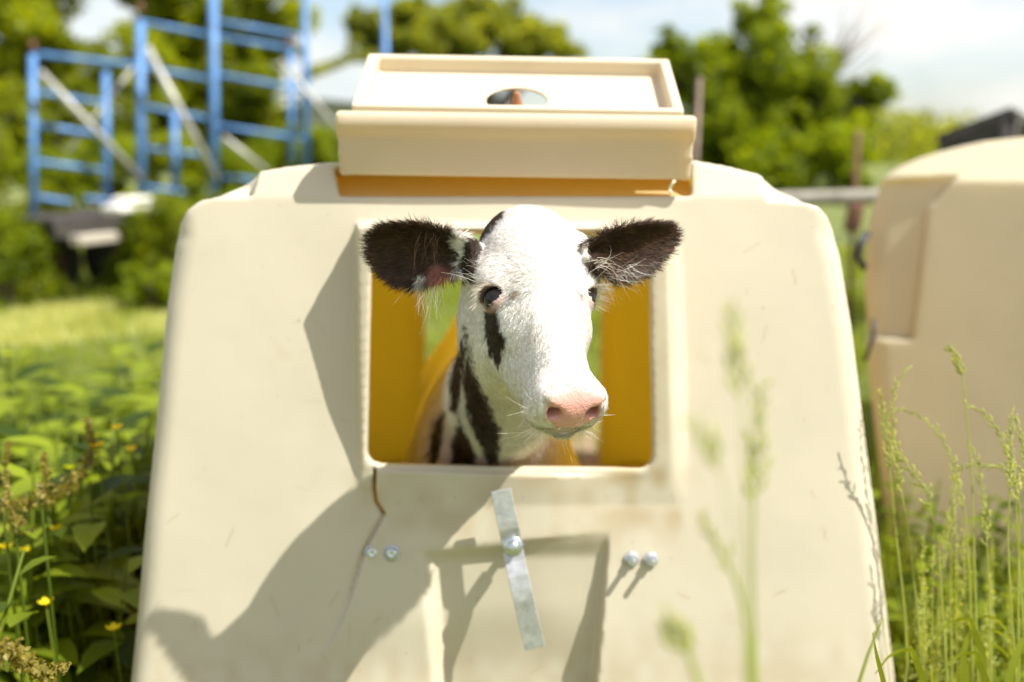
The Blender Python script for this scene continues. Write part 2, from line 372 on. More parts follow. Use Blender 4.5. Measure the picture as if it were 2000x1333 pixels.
dl, dr, dt = P(826, 700, 3.5)[0], P(1178, 700, 3.5)[0], P(1000, 430, 3.5)[2]
door = resample([(dl, 0), (dl, dt-.12), (dl+.03, dt-.04), (dl+.11, dt), (dr-.11, dt), (dr-.03, dt-.04), (dr, dt-.12), (dr, 0)], 120)
Dv = np.stack([door[:, 0], np.full(120, 3.55), door[:, 1]], 1)
mid = (last+Dv)/2; mid[:, 1] += .02
V = np.concatenate([last, mid, Dv, Dv+np.array([0, -.05, 0])]); F = np.array([(i*n_+k, i*n_+k+1, (i+1)*n_+k+1, (i+1)*n_+k) for i in range(3) for k in range(n_-1)])
obj('rear_wall', V, F, M_SHELL, hutch)

# raised lid on top: tilted tray with a round hole and a tall front lip
def px3(px, py, d): return np.array([(px-1000)/FPX*d, (666.5-py)/FPX*d, D0-d])
fl, frr = px3(680, 214, 1.452), px3(1340, 226, 1.452); bl, br = px3(713, 121, 1.61), px3(1314, 114, 1.61)
oc = (fl+frr+bl+br)/4; ex = nrm(frr-fl); ey = nrm((bl+br-fl-frr)/2); ey = nrm(ey-ex*(ex@ey)); ez = np.cross(ex, ey)
if ez[1] < 0: ez = -ez
hw = np.linalg.norm(frr-fl)/2; hd = np.linalg.norm((bl+br-fl-frr)/2)/2; hwb = np.linalg.norm(br-bl)/2
g = .0032; lx = np.arange(-hw-.04, hw+.04, g); ly = np.arange(-hd-.03, hd+.03, g); lz = np.arange(-.045, .03, g)
LX, LY, LZ = np.meshgrid(lx, ly, lz, indexing='ij')
wid = hw+(hwb-hw)*0-.004
ox = np.abs(LX)-wid; oy = np.abs(LY)-hd
outer = np.maximum(np.maximum(ox, oy)+.006, -1)-.006
box = np.maximum(outer, np.maximum(LZ-.007, -LZ-.030))
inner = np.maximum(np.maximum(np.abs(LX)-wid+.017, np.abs(LY)-hd+.014), -(LZ+.018))
D = smax(box, -inner, .006)
cx = float(((np.array(px3(1009, 178, 1.5))-oc)@ex)); cy = float((px3(1009, 172, 1.52)-oc)@ey)
D = smax(D, -(np.sqrt((LX-cx)**2+(LY-cy)**2)-.046), .003)
und = np.maximum(np.maximum(np.abs(LX)-wid+.012, np.abs(LY)-hd+.012), LZ+.024); D = smax(D, -und, .004)
Vl, Fl = surface_nets(D, lx, ly, lz); Vl = relax(Vl, Fl, 2)
lid = obj('vent_lid', panel_w(oc+Vl[:, :1]*ex+Vl[:, 1:2]*ey+Vl[:, 2:]*ez), Fl, M_LID, hutch)
# front lip (own slab, top edge rolled)
a, b, c, d = px3(659, 222, 1.448), px3(1357, 232, 1.448), px3(1346, 352, 1.484), px3(665, 341, 1.484)
oc2 = (a+b+c+d)/4; fx = nrm(b-a); fy = nrm((a+b-c-d)/2); fy = nrm(fy-fx*(fx@fy)); fz = np.cross(fx, fy)
hw1 = np.linalg.norm(b-a)/2; hw2 = np.linalg.norm(c-d)/2; hh = np.linalg.norm((a+b-c-d)/2)/2
lx = np.arange(-hw1-.02, hw1+.02, g); ly = np.arange(-hh-.02, hh+.02, g); lz = np.arange(-.035, .03, g)
LX, LY, LZ = np.meshgrid(lx, ly, lz, indexing='ij')
hwv = hw2+(hw1-hw2)*(LY+hh)/(2*hh)
sag = .0
slab = np.maximum(np.maximum(np.abs(LX)-hwv, np.abs(LY)-hh)+.006, np.abs(LZ)-.007+.004)-.005
roll = np.maximum(np.sqrt((LY-hh+.013)**2+(LZ+.002)**2)-.0165, np.abs(LX)-hwv)
emb = np.abs(LY-(-.012+.030*(1-(LX/hw1)**2)*1.0))
D = smin(slab, roll, .008)-.0009*np.exp(-(emb/.007)**2)*(LZ > 0)
endc = np.maximum(np.maximum(np.abs(np.abs(LX)-hwv+.006)-.005, np.abs(LY)-hh+.002), np.maximum(LZ-.008, -LZ-.028)); D = smin(D, endc, .006)
Vl, Fl = surface_nets(D, lx, ly, lz); Vl = relax(Vl, Fl, 2)
obj('lid_lip', panel_w(oc2+Vl[:, :1]*fx+Vl[:, 1:2]*fy+Vl[:, 2:]*fz), Fl, M_LIP, hutch)
# collar under the lid, closing the gap with amber plastic
def quad_box(pts_front, back): pass
cb = MB(); q0 = [px3(655, 384, 1.56), px3(1352, 383, 1.56), px3(1352, 330, 1.57), px3(655, 336, 1.57)]
q1 = [v+np.array([0, .012, -.30]) for v in q0]
w8 = [panel_w(v) for v in q0]+[panel_w(v) for v in q1]
cb.add([panel_w(px3(655, 386, 1.515)), panel_w(px3(1352, 385, 1.512)), panel_w(px3(1345, 340, 1.60)), panel_w(px3(660, 340, 1.60)),
        panel_w(px3(1345, 320, 1.606)), panel_w(px3(660, 322, 1.606))], [(0, 1, 2, 3), (3, 2, 4, 5)])
cb.build('vent_collar', M_COLLAR, hutch, smooth=False)
# wooden peg in the lid hole, string end
pg = MB().lathe(panel_w(oc+ex*cx+ey*(cy-.030)+ez*(-.018)), panel_w(ez)-panel_w(np.zeros(3)), [(0, .011), (.004, .010), (.018, .006), (.024, .0055), (.026, .003)], 14)
pg.build('peg', simple('rusty_peg', (.30, .13, .06), .7), hutch)
sp_ = [P(1318, 353, 1.44), P(1314, 358, 1.44), P(1309, 366, 1.443), P(1307, 374, 1.445), P(1311, 376, 1.44)]
MB().tube(sp_, .0022, 6).build('string_end', simple('cream_string', (.75, .66, .45), .8), hutch)

# turn strap on a long bolt
def strip(center, n_h, width, thick):
    c = pp(center, 0); V = []; 
    k = (D0-np.asarray(n_h))/D0; cc = np.stack([c[:, 0]*k, c[:, 1]*k, np.asarray(n_h)], 1)
    T = nrm(np.gradient(cc, axis=0)); side = nrm(np.cross(T, [0, 0, 1.])); up = np.cross(side, T)
    w = np.asarray(width)*k*PS/2
    for i in range(len(cc)):
        for s_, u_ in ((-1, 0), (1, 0), (1, 1), (-1, 1)): V.append(cc[i]+side[i]*s_*w[i]+up[i]*u_*thick)
    m = len(cc); F = [(i*4+j, i*4+(j+1) % 4, i*4+4+(j+1) % 4, i*4+4+j) for i in range(m-1) for j in range(4)]+[(3, 2, 1, 0), (m*4-4, m*4-3, m*4-2, m*4-1)]
    return panel_w(np.array(V)), F
V, F = strip([(978, 957), (985, 990), (991, 1018), (994, 1032), (998, 1050), (1002, 1075), (1006, 1097), (1012, 1125), (1018, 1152), (1023, 1172), (1028, 1195), (1045, 1265)],
             [.052, .050, .0485, .047, .041, .039, .041, .047, .048, .047, .043, .032], [40]*12, .0035)
strap = obj('turn_strap', V, F, M_GALV, hutch, smooth=False)
b_ = strap.modifiers.new('bevel', 'BEVEL'); b_.width = .0008; b_.segments = 1
def bolt(px, py, n0, prot, head_r, parent, shaft_r=.0042, nut=True):
    c = px3(px, py, D0-n0-prot*.6); c[2] = n0; o = panel_w(c)
    m = MB(); m.lathe(o, AN, [(0, head_r*1.45), (.0016, head_r*1.45), (.0022, head_r*1.3), (.0022, head_r*.6)], 24)
    w = m.build('washer', M_GALV, parent)
    m = MB()
    if nut:
        m.lathe(o+AN*.0022, AN, [(0, head_r), (.0065, head_r), (.0075, head_r*.88)], 6); m.lathe(o+AN*.009, AN, [(0, shaft_r), (prot-.010, shaft_r), (prot-.009, shaft_r*.8)], 16)
        m.build('bolt', M_BOLT, parent, smooth=False)
    else:
        m.lathe(o+AN*.0022, AN, [(0, head_r*.98), (.003, head_r*.95), (.0055, head_r*.72), (.0062, head_r*.4), (.0050, head_r*.3)], 24); m.build('bolt', M_BOLT, parent)
    return o
bolt(727, 1081, .006, .008, .0090, hutch, nut=False); bolt(765, 1082, .011, .008, .0090, hutch, nut=False)
bolt(1236, 1097, .005, .027, .0078, hutch); bolt(1274, 1098, .005, .027, .0078, hutch)
c = px3(1002, 1067, D0-.04); c[2] = -.02; o = panel_w(c)
MB().lathe(o, AN, [(0, .006), (.062, .006)], 14).build('strap_bolt_shaft', M_BOLT, strap)
c[2] = .0425; o = panel_w(c); m = MB(); m.lathe(o, AN, [(0, .0145), (.0018, .0145), (.0026, .012)], 24); m.lathe(o+AN*.0027, AN, [(0, .0105), (.008, .0105), (.0105, .007), (.011, .003)], 6); m.build('strap_bolt', M_BOLT, strap)
c[2] = .002; o = panel_w(c); m = MB(); m.lathe(o, AN, [(0, .017), (.004, .017), (.005, .014)], 20); m.lathe(o+AN*.02, AN, [(0, .012), (.012, .012)], 6); m.build('strap_spacer', M_GALV, strap)


HEAD_ROT = np.array([-.74, .29, .12]); HEAD_POS = np.array([.0205, .1450, -1.235])
# ================================================================== CALF
def rodr(r):
    a = np.linalg.norm(r); k = r/a; K = np.array([[0, -k[2], k[1]], [k[2], 0, -k[0]], [-k[1], k[0], 0]]); return np.eye(3)+math.sin(a)*K+(1-math.cos(a))*K@K
RC = rodr(HEAD_ROT)                                                    # head -> lens axes
HW = np.stack([AX, AU, AN], 1)@RC; HO = CAM+np.stack([AX, AU, AN], 1)@HEAD_POS     # head frame in the world (columns: right, up the face, out of the face)
UPS, DNS = 1.20, 1.10
def stretch(b, up, dn): return -9.7+np.where(b > -9.7, (b+9.7)*up, (b+9.7)*dn)
def to_head(p):                                                        # world metres -> head centimetres
    q = ((p-HO)@HW)*100; q[..., 1] = stretch(q[..., 1], 1/UPS, 1/DNS); return q
def from_head(q):
    q = np.array(q, float); q[..., 1] = stretch(q[..., 1], UPS, DNS); return HO+(q/100)@HW.T
def ell(q, c, r):
    d = q-np.array(c, np.float32); k0 = np.sqrt(((d/np.array(r, np.float32))**2).sum(-1)); k1 = np.sqrt(((d/np.array(r, np.float32)**2)**2).sum(-1))
    return k0*(k0-1)/np.maximum(k1, 1e-6)
def cone(q, a, b, ra, rb, flat=None):
    a = np.array(a, np.float32); b = np.array(b, np.float32); e = b-a; w = q-a; t = np.clip((w@e)/(e@e), 0, 1); d = w-t[..., None]*e
    if flat is not None: d = d*np.array(flat, np.float32)
    return np.sqrt((d**2).sum(-1))-(ra+(rb-ra)*t)
def chain(q, pts, rs, k=.01):
    r = None
    for i in range(len(pts)-1):
        c = cone(q, pts[i], pts[i+1], rs[i], rs[i+1]); r = c if r is None else smin(r, c, k)
    return r
EYE = np.array([5.30, -9.9, -3.45]); ER = 1.75
def head_sd(q):                                                         # q in head cm; returns metres
    m = q.copy(); m[..., 0] = np.abs(m[..., 0])
    d = smin(ell(q, (0.3, -4.7, -2.9), (6.7, 6.6, 5.9)), ell(q, (0, -5.4, -7.5), (6.3, 7.0, 6.2)), 2)
    d = smin(d, ell(q, (0, -8.4, -4.6), (6.5, 6.5, 4.9)), 2)
    d = smin(d, cone(q, (0, -10, -5.2), (0, -21.4, -5.0), 4.9, 3.5, (1.10, 1, 1)), 2.5)
    d = smin(d, cone(m, (2.9, -7.5, -10), (1.3, -19.5, -7.6), 4.3, 2.9), 2.5)
    d = smin(d, ell(m, (5.7, -7.5, -3.0), (2.4, 2.4, 2.4)), 1.8)          # brow
    d = smin(d, ell(m, (3.9, -12.5, -5.4), (2.0, 2.6, 2.3)), 1.8)         # cheekbone
    d = smin(d, ell(q, (0, -22.6, -5.0), (4.05, 3.0, 3.4)), 1.6)          # muzzle
    d = smin(d, ell(m, (2.2, -23.6, -3.9), (1.85, 1.75, 2.0)), 1.0)      # nostril wings
    d = smin(d, ell(m, (2.6, -23.0, -6.4), (1.9, 1.8, 1.8)), 1.2)         # upper lip
    d = smin(d, ell(q, (0, -22.7, -8.1), (2.5, 2.4, 1.35)), .8)           # chin
    # eye opening, lids, nostrils, mouth
    eo = ell(m, EYE+np.array([.70, 0, .42]), (1.62, 1.05, 1.64)); d = smax(d, -eo, .5)
    d = smin(d, np.maximum(ell(m, EYE+np.array([.12, .08, .15]), (2.05, 1.70, 2.05)), -ell(m, EYE+np.array([.82, -.16, .55]), (1.82, .98, 1.85))), .45)
    d = smin(d, ell(m, (3.0, -24.2, -3.9), (1.0, 1.2, 1.9)), .8)          # rim of the nostril
    ns_ = cone(m, (1.75, -25.9, -4.6), (2.9, -25.6, -3.5), .42, .50); ns_ = smin(ns_, cone(m, (2.9, -25.6, -3.5), (3.55, -24.6, -2.7), .50, .25), .4)
    ns2 = cone(m, (2.2, -25.2, -4.1), (2.3, -22.4, -4.0), .75, .6)
    d = smax(d, -smin(ns_, ns2, .5), .6)
    mo = chain(m, [(0, -25.9, -7.05), (1.5, -25.4, -7.15), (2.9, -23.4, -7.5), (3.8, -20.8, -7.8)], [.22, .22, .20, .12], .3)
    mo = np.minimum(mo, chain(m, [(0, -24.4, -7.05), (1.5, -24.0, -7.2), (2.5, -22.8, -7.5)], [.30, .28, .22], .3)); d = smax(d, -mo, .35)
    ph = chain(m, [(0, -26.2, -5.4), (0, -25.9, -7.0)], [.14, .17], .2); d = smax(d, -ph, .5)
    return d/100
# ears: outlines in their own planes, cupped leaves
EARS = []
for (bp, tp, tilt, poly, sgn) in (
    ((905, 500, 1.185), (714, 470, 1.225), .30, [(922, 470), (898, 461), (872, 452), (845, 443), (815, 437), (780, 435), (748, 440), (728, 450), (720, 466), (719, 490), (728, 516), (746, 540), (772, 557), (800, 565), (826, 562), (846, 549), (876, 543), (900, 540), (922, 530)], -1),
    ((1150, 490, 1.195), (1318, 452, 1.245), .25, [(1140, 478), (1160, 468), (1195, 450), (1235, 438), (1275, 433), (1308, 437), (1320, 448), (1318, 470), (1306, 495), (1284, 520), (1258, 540), (1228, 550), (1200, 548), (1178, 534), (1158, 515), (1140, 505)], 1)):
    b0 = P(*bp); s_ = nrm(P(*tp)-b0); n0 = nrm(AN-np.array([0, 0, tilt])); n0 = nrm(n0-s_*(n0@s_)); t_ = sgn*np.cross(n0, s_)
    pl = np.array([[(on_plane(x, y, b0, n0)-b0)@s_, (on_plane(x, y, b0, n0)-b0)@t_] for x, y in poly]); EARS.append((b0, s_, t_, n0, pl, sgn))
def ear_sd(p, e):
    b0, s_, t_, n0, pl, sg = e; w = p-b0; u = w@s_; v = w@t_; n = w@n0
    dl = sdpoly(u, v, pl); ins = np.maximum(-dl, 0)
    cup = -.024*(1-np.exp(-ins/.016))*sstep(.13, .05, u)-.010*(1-np.exp(-ins/.016))*sstep(.05, .13, u)
    h = np.abs(n-cup)-.0034
    return smax(dl, h, .004)
base_c = [[from_head((-4.6, -4.2, -7.0)), EARS[0][0]+EARS[0][1]*.002+EARS[0][2]*.004-EARS[0][3]*.022], [from_head((4.4, -4.2, -7.0)), EARS[1][0]+EARS[1][1]*.004+EARS[1][2]*.004-EARS[1][3]*.034]]
def ears_all(p):
    d = smin(ear_sd(p, EARS[0]), ear_sd(p, EARS[1]), .002)
    for (a, b), r0_ in zip(base_c, (.030, .024)): d = smin(d, cone(p, a, b, r0_, .014), .016)
    return d
NK = [from_head((0, -4.5, -9.5)), from_head((0, -7.5, -13)), np.array([-.015, 1.45, .795]), np.array([-.035, 1.63, .66])]
def body_sd(p):
    d = chain(p, NK, [.060, .062, .074, .105], .05)
    d = smin(d, cone(p, np.array([-.0, 1.56, .70]), np.array([-.03, 1.66, .52]), .05, .09), .05)
    d = smin(d, ell(p, (-.04, 1.80, .58), (.145, .26, .20)), .10)
    d = smin(d, ell(p, (-.04, 2.08, .57), (.150, .34, .195)), .10)
    d = smin(d, ell(p, (-.035, 2.36, .62), (.145, .20, .175)), .10)
    d = smin(d, cone(p, (-.03, 1.66, .76), (-.035, 2.36, .77), .04, .045), .12)
    for s in (-1, 1):
        x = -.04+s*.085
        d = smin(d, chain(p, [(x, 1.70, .56), (x+s*.012, 1.66, .36), (x+s*.008, 1.675, .17), (x+s*.008, 1.67, .055)], [.075, .042, .025, .027], .02), .05)
        d = smin(d, chain(p, [(x+s*.008, 1.67, .055), (x+s*.008, 1.65, .02)], [.027, .034], .01), .02)
        x = -.035+s*.090
        d = smin(d, chain(p, [(x, 2.40, .58), (x+s*.01, 2.34, .40), (x+s*.008, 2.50, .255), (x+s*.008, 2.47, .06)], [.105, .062, .032, .026], .02), .06)
        d = smin(d, chain(p, [(x+s*.008, 2.47, .06), (x+s*.008, 2.45, .02)], [.026, .034], .01), .02)
    d = smin(d, chain(p, [(-.035, 2.53, .76), (-.04, 2.58, .66), (-.04, 2.57, .42), (-.04, 2.565, .33)], [.022, .016, .013, .02], .02), .03)
    return d
def axis_grid(lo, a, b, hi, h, grow=1.18, hmax=.016):
    c = list(np.arange(a, b, h)); x, s = c[-1], h
    while x < hi: s = min(s*grow, hmax); x += s; c.append(x)
    x, s = c[0], h
    while x > lo: s = min(s*grow, hmax); x -= s; c.insert(0, x)
    return np.array(c)
HB = .0023
xs = axis_grid(-.32, -.178, .220, .24, HB); ys = axis_grid(1.0, 1.05, 1.345, 2.66, HB); zs = axis_grid(-.03, .815, 1.085, 1.10, HB)
G = np.stack(np.meshgrid(xs, ys, zs, indexing='ij'), -1).astype(np.float32)
iy = np.searchsorted(ys, 1.46); D = np.full(G.shape[:3], 1.0, np.float32)
jy = np.searchsorted(ys, 1.16); D[:, jy:] = body_sd(G[:, jy:])
kz = np.searchsorted(zs, .78)
hd_ = head_sd(to_head(G[:, :iy, kz:]).astype(np.float32))
D[:, :iy, kz:] = smin(D[:, :iy, kz:], hd_, .030)
kz2 = np.searchsorted(zs, .92); ed = ears_all(G[:, :iy, kz2:])
D[:, :iy, kz2:] = smin(D[:, :iy, kz2:], ed, .010)
Vc, Fc = surface_nets(D, xs, ys, zs); del G, D, hd_, ed
Vc = relax(Vc, Fc, 2, .45)
# coat: the calf's markings, kept as a colour on the skin
WHITE = np.array([.86, .83, .79]); BLACK = np.array([.022, .013, .008]); PINK = np.array([.66, .33, .27]); EARC = np.array([.030, .016, .009])
def coat(p):
    px, dep = proj(p); q = to_head(p); n = len(p)
    wob = (vnoise(p*260, 11)-.5)*9+(vnoise(p*90, 12)-.5)*9
    def region(poly, soft=4): return sstep(soft, -soft, sdpoly(px[:, 0], px[:, 1], poly)+wob)
    col = np.repeat(WHITE[None], n, 0)
    ish = (dep < 1.235)
    tone = vnoise(p*70, 21)[:, None]; col = col*(1-.10*tone*np.array([.6, .9, 1.4]))
    k = np.zeros(n)
    k = np.maximum(k, region([(985, 400), (955, 405), (925, 435), (908, 480), (902, 520), (902, 556), (927, 556), (934, 515), (944, 480), (960, 452), (984, 430)])*(q[:, 0] < 0)*(dep < 1.31))
    k = np.maximum(k, region([(946, 600), (970, 600), (978, 622), (974, 645), (985, 662), (984, 692), (972, 718), (957, 695), (947, 645)])*ish*(q[:, 0] < 0))
    nk = (dep > 1.19)*(q[:, 2] < -8)
    for poly in ([(908, 640), (918, 690), (930, 735), (952, 778), (978, 832), (972, 900), (955, 915), (935, 860), (912, 800), (906, 740)], [(903, 665), (912, 690), (906, 745), (896, 800), (882, 792), (884, 735)], [(898, 815), (912, 845), (928, 880), (930, 940), (878, 940), (884, 862)], [(872, 800), (866, 840), (862, 880), (852, 920), (840, 960), (838, 880), (850, 820)]):
        k = np.maximum(k, region(poly, 6)*nk)
    bigs = sstep(.54, .58, vnoise(p*np.array([5, 4.5, 5])+3.1, 31)); k = np.maximum(k, bigs*sstep(1.9, 2.0, p[:, 1])*(p[:, 0] > -.10))
    k = np.maximum(k, .55*sstep(.3, .1, np.abs(0*p[:, 0]+1)))
    col = col*(1-k[:, None])+(BLACK*(1+.7*vnoise(p*120, 8)[:, None]))*k[:, None]
    for sx, sy, sr in ((1088, 652, 2.2), (1093, 664, 3), (1090, 678, 2.4), (1098, 688, 3), (1108, 703, 2.5), (1084, 640, 1.8), (1001, 610, 4), (992, 596, 3.4), (985, 612, 3), (1042, 452, 3), (1030, 470, 2), (968, 606, 3), (1150, 598, 3.5), (1020, 505, 2)):
        k = np.maximum(k, .75*sstep(sr, sr*.4, np.hypot(px[:, 0]-sx, px[:, 1]-sy)+wob*.12)*(dep < 1.25)*(q[:, 2] > -9))
    # ears
    for i, e in enumerate(EARS):
        w = p-e[0]; u = w@e[1]; ins = (ear_sd(p, e) < .006)*sstep(-.006+.010*(i == 0), .004+.010*(i == 0), u+(vnoise(p*200, 5)-.5)*.012-(.012*sstep(.0, .03, w@e[2]) if i == 0 else 0))
        ec = EARC*(1+1.2*vnoise(p*90, 9)[:, None])
        col = col*(1-ins[:, None])+ec*ins[:, None]
        v = w@e[2]
        if i == 0:
            pk = sstep(.020, .008, np.sqrt((u-.030)**2+((v+.028)*1.3)**2))*(ear_sd(p, e) < .006); col = col*(1-pk[:, None])+np.array([.40, .16, .12])*pk[:, None]
            wt = sstep(.012, .004, np.sqrt(((u-.052)*1.2)**2+(v+.040)**2))*(ear_sd(p, e) < .006); col = col*(1-wt[:, None])+np.array([.55, .50, .45])*wt[:, None]
    # bare nose, lips, eyelids
    m = q.copy(); m[:, 0] = np.abs(m[:, 0]); wq = (vnoise(q*2.2, 4)-.5)*.7
    wn = 3.25-1.5*sstep(-4.6, -6.2, q[:, 2])
    nose = sstep(.35, -.35, np.maximum(np.maximum(q[:, 1]+23.2, -(q[:, 2]+6.45)), m[:, 0]-wn)+wq)
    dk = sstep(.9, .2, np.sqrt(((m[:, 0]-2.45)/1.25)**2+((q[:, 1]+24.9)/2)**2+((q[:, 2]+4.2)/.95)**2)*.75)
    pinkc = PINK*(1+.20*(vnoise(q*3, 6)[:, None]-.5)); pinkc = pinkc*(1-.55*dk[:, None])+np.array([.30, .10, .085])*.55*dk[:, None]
    col = col*(1-nose[:, None])+pinkc*nose[:, None]
    lipm = sstep(.50, .2, np.abs(q[:, 2]+7.2+.10*m[:, 0]))*sstep(-22.6, -23.6, q[:, 1])*sstep(2.6, 1.8, m[:, 0]); col = col*(1-.7*lipm[:, None])+np.array([.68, .45, .41])*.7*lipm[:, None]
    de = np.sqrt((((m-EYE-np.array([.74, 0, .46]))/np.array([2.0, 1.0, 1.0]))**2).sum(1)); lid_ = sstep(2.0, 1.6, de)
    col = col*(1-.75*lid_[:, None])+np.array([.40, .22, .18])*.75*lid_[:, None]
    rim = .8*sstep(1.5, 1.25, de); col = col*(1-rim[:, None])+np.array([.05, .03, .025])*rim[:, None]
    tear = sstep(.9, .3, np.sqrt(((m[:, 0]-4.0)/.8)**2+((q[:, 1]+11.3)/.55)**2)+(vnoise(q*5, 7)-.5))*(q[:, 2] > -5); col = col*(1-.7*tear[:, None])+np.array([.35, .20, .09])*.7*tear[:, None]
    return col, nose, np.maximum(lid_, rim), k
cc, nose_w, lid_w, dark_w = coat(Vc)
def calf_mat():
    m, n, l, b, out = mat('calf_skin'); a = n.new('ShaderNodeAttribute'); a.attribute_name = 'coat'; l.new(a.outputs['Color'], b.inputs['Base Color'])
    r = n.new('ShaderNodeMapRange'); l.new(a.outputs['Alpha'], r.inputs[0]); r.inputs[3].default_value = .75; r.inputs[4].default_value = .22; l.new(r.outputs[0], b.inputs['Roughness'])
    x = noise(n, l, 420, 3, .6); v = n.new('ShaderNodeTexVoronoi'); v.inputs['Scale'].default_value = 380; t = n.new('ShaderNodeTexCoord'); l.new(t.outputs['Object'], v.inputs['Vector'])
    ad = n.new('ShaderNodeMath'); l.new(x.outputs[0], ad.inputs[0]); l.new(v.outputs['Distance'], ad.inputs[1]); l.new(bump(n, l, ad.outputs[0], .35, .0015).outputs[0], b.inputs['Normal'])
    b.inputs['Subsurface Weight'].default_value = 0
    return m
def fur_mat():
    m, n, l, b, out = mat('calf_fur'); a = n.new('ShaderNodeAttribute'); a.attribute_name = 'coat'
    l.new(a.outputs['Color'], b.inputs['Base Color']); b.inputs['Roughness'].default_value = .5; b.inputs['Specular IOR Level'].default_value = .35
    t = n.new('ShaderNodeBsdfTranslucent'); l.new(a.outputs['Color'], t.inputs[0]); ms = n.new('ShaderNodeMixShader'); ms.inputs[0].default_value = .30
    l.new(b.outputs[0], ms.inputs[1]); l.new(t.outputs[0], ms.inputs[2]); l.new(ms.outputs[0], out.inputs[0]); return m
cbase = np.array([-.04, 1.85, 0])
calf = obj('calf', Vc, Fc, calf_mat(), base=cbase); tag(calf, 'black and white calf with dark ears and pink nose looking out of the hutch window', 'calf')
attr_color(calf.data, 'coat', np.concatenate([cc, nose_w[:, None]], 1))
M_FUR = fur_mat()
# eyes
def eye_mat():
    m, n, l, b, out = mat('eye'); t = n.new('ShaderNodeTexCoord'); b.inputs['Roughness'].default_value = .06; b.inputs['Specular IOR Level'].default_value = .45
    s_ = n.new('ShaderNodeSeparateXYZ'); l.new(t.outputs['Object'], s_.inputs[0])
    r = ramp(n, l, s_.outputs[2], [(0, (.10, .07, .055)), (.0080, (.06, .04, .03)), (.0095, (.020, .015, .011)), (.0150, (.018, .014, .012)), (.0160, (.004, .004, .005))])
    l.new(r.outputs[0], b.inputs['Base Color']); return m
M_EYE = eye_mat()
for s in (-1, 1):
    c = from_head(EYE*np.array([s, 1, 1])); m = MB(); m.lathe((0, 0, 0), (0, 0, 1.), [(ER/100*math.cos(a)+.0008*(a < .6)*math.cos(a*2.6), max(1e-5, ER/100*math.sin(a))) for a in np.linspace(math.pi, 0, 28)], 36)
    e = obj('eye', m.V, m.F, M_EYE); e.parent = calf; e.location = Vector(c-cbase)
    look = HW@nrm(np.array([s*.82, -.06, .56])); e.rotation_euler = Vector(look).to_track_quat('Z', 'Y').to_euler()
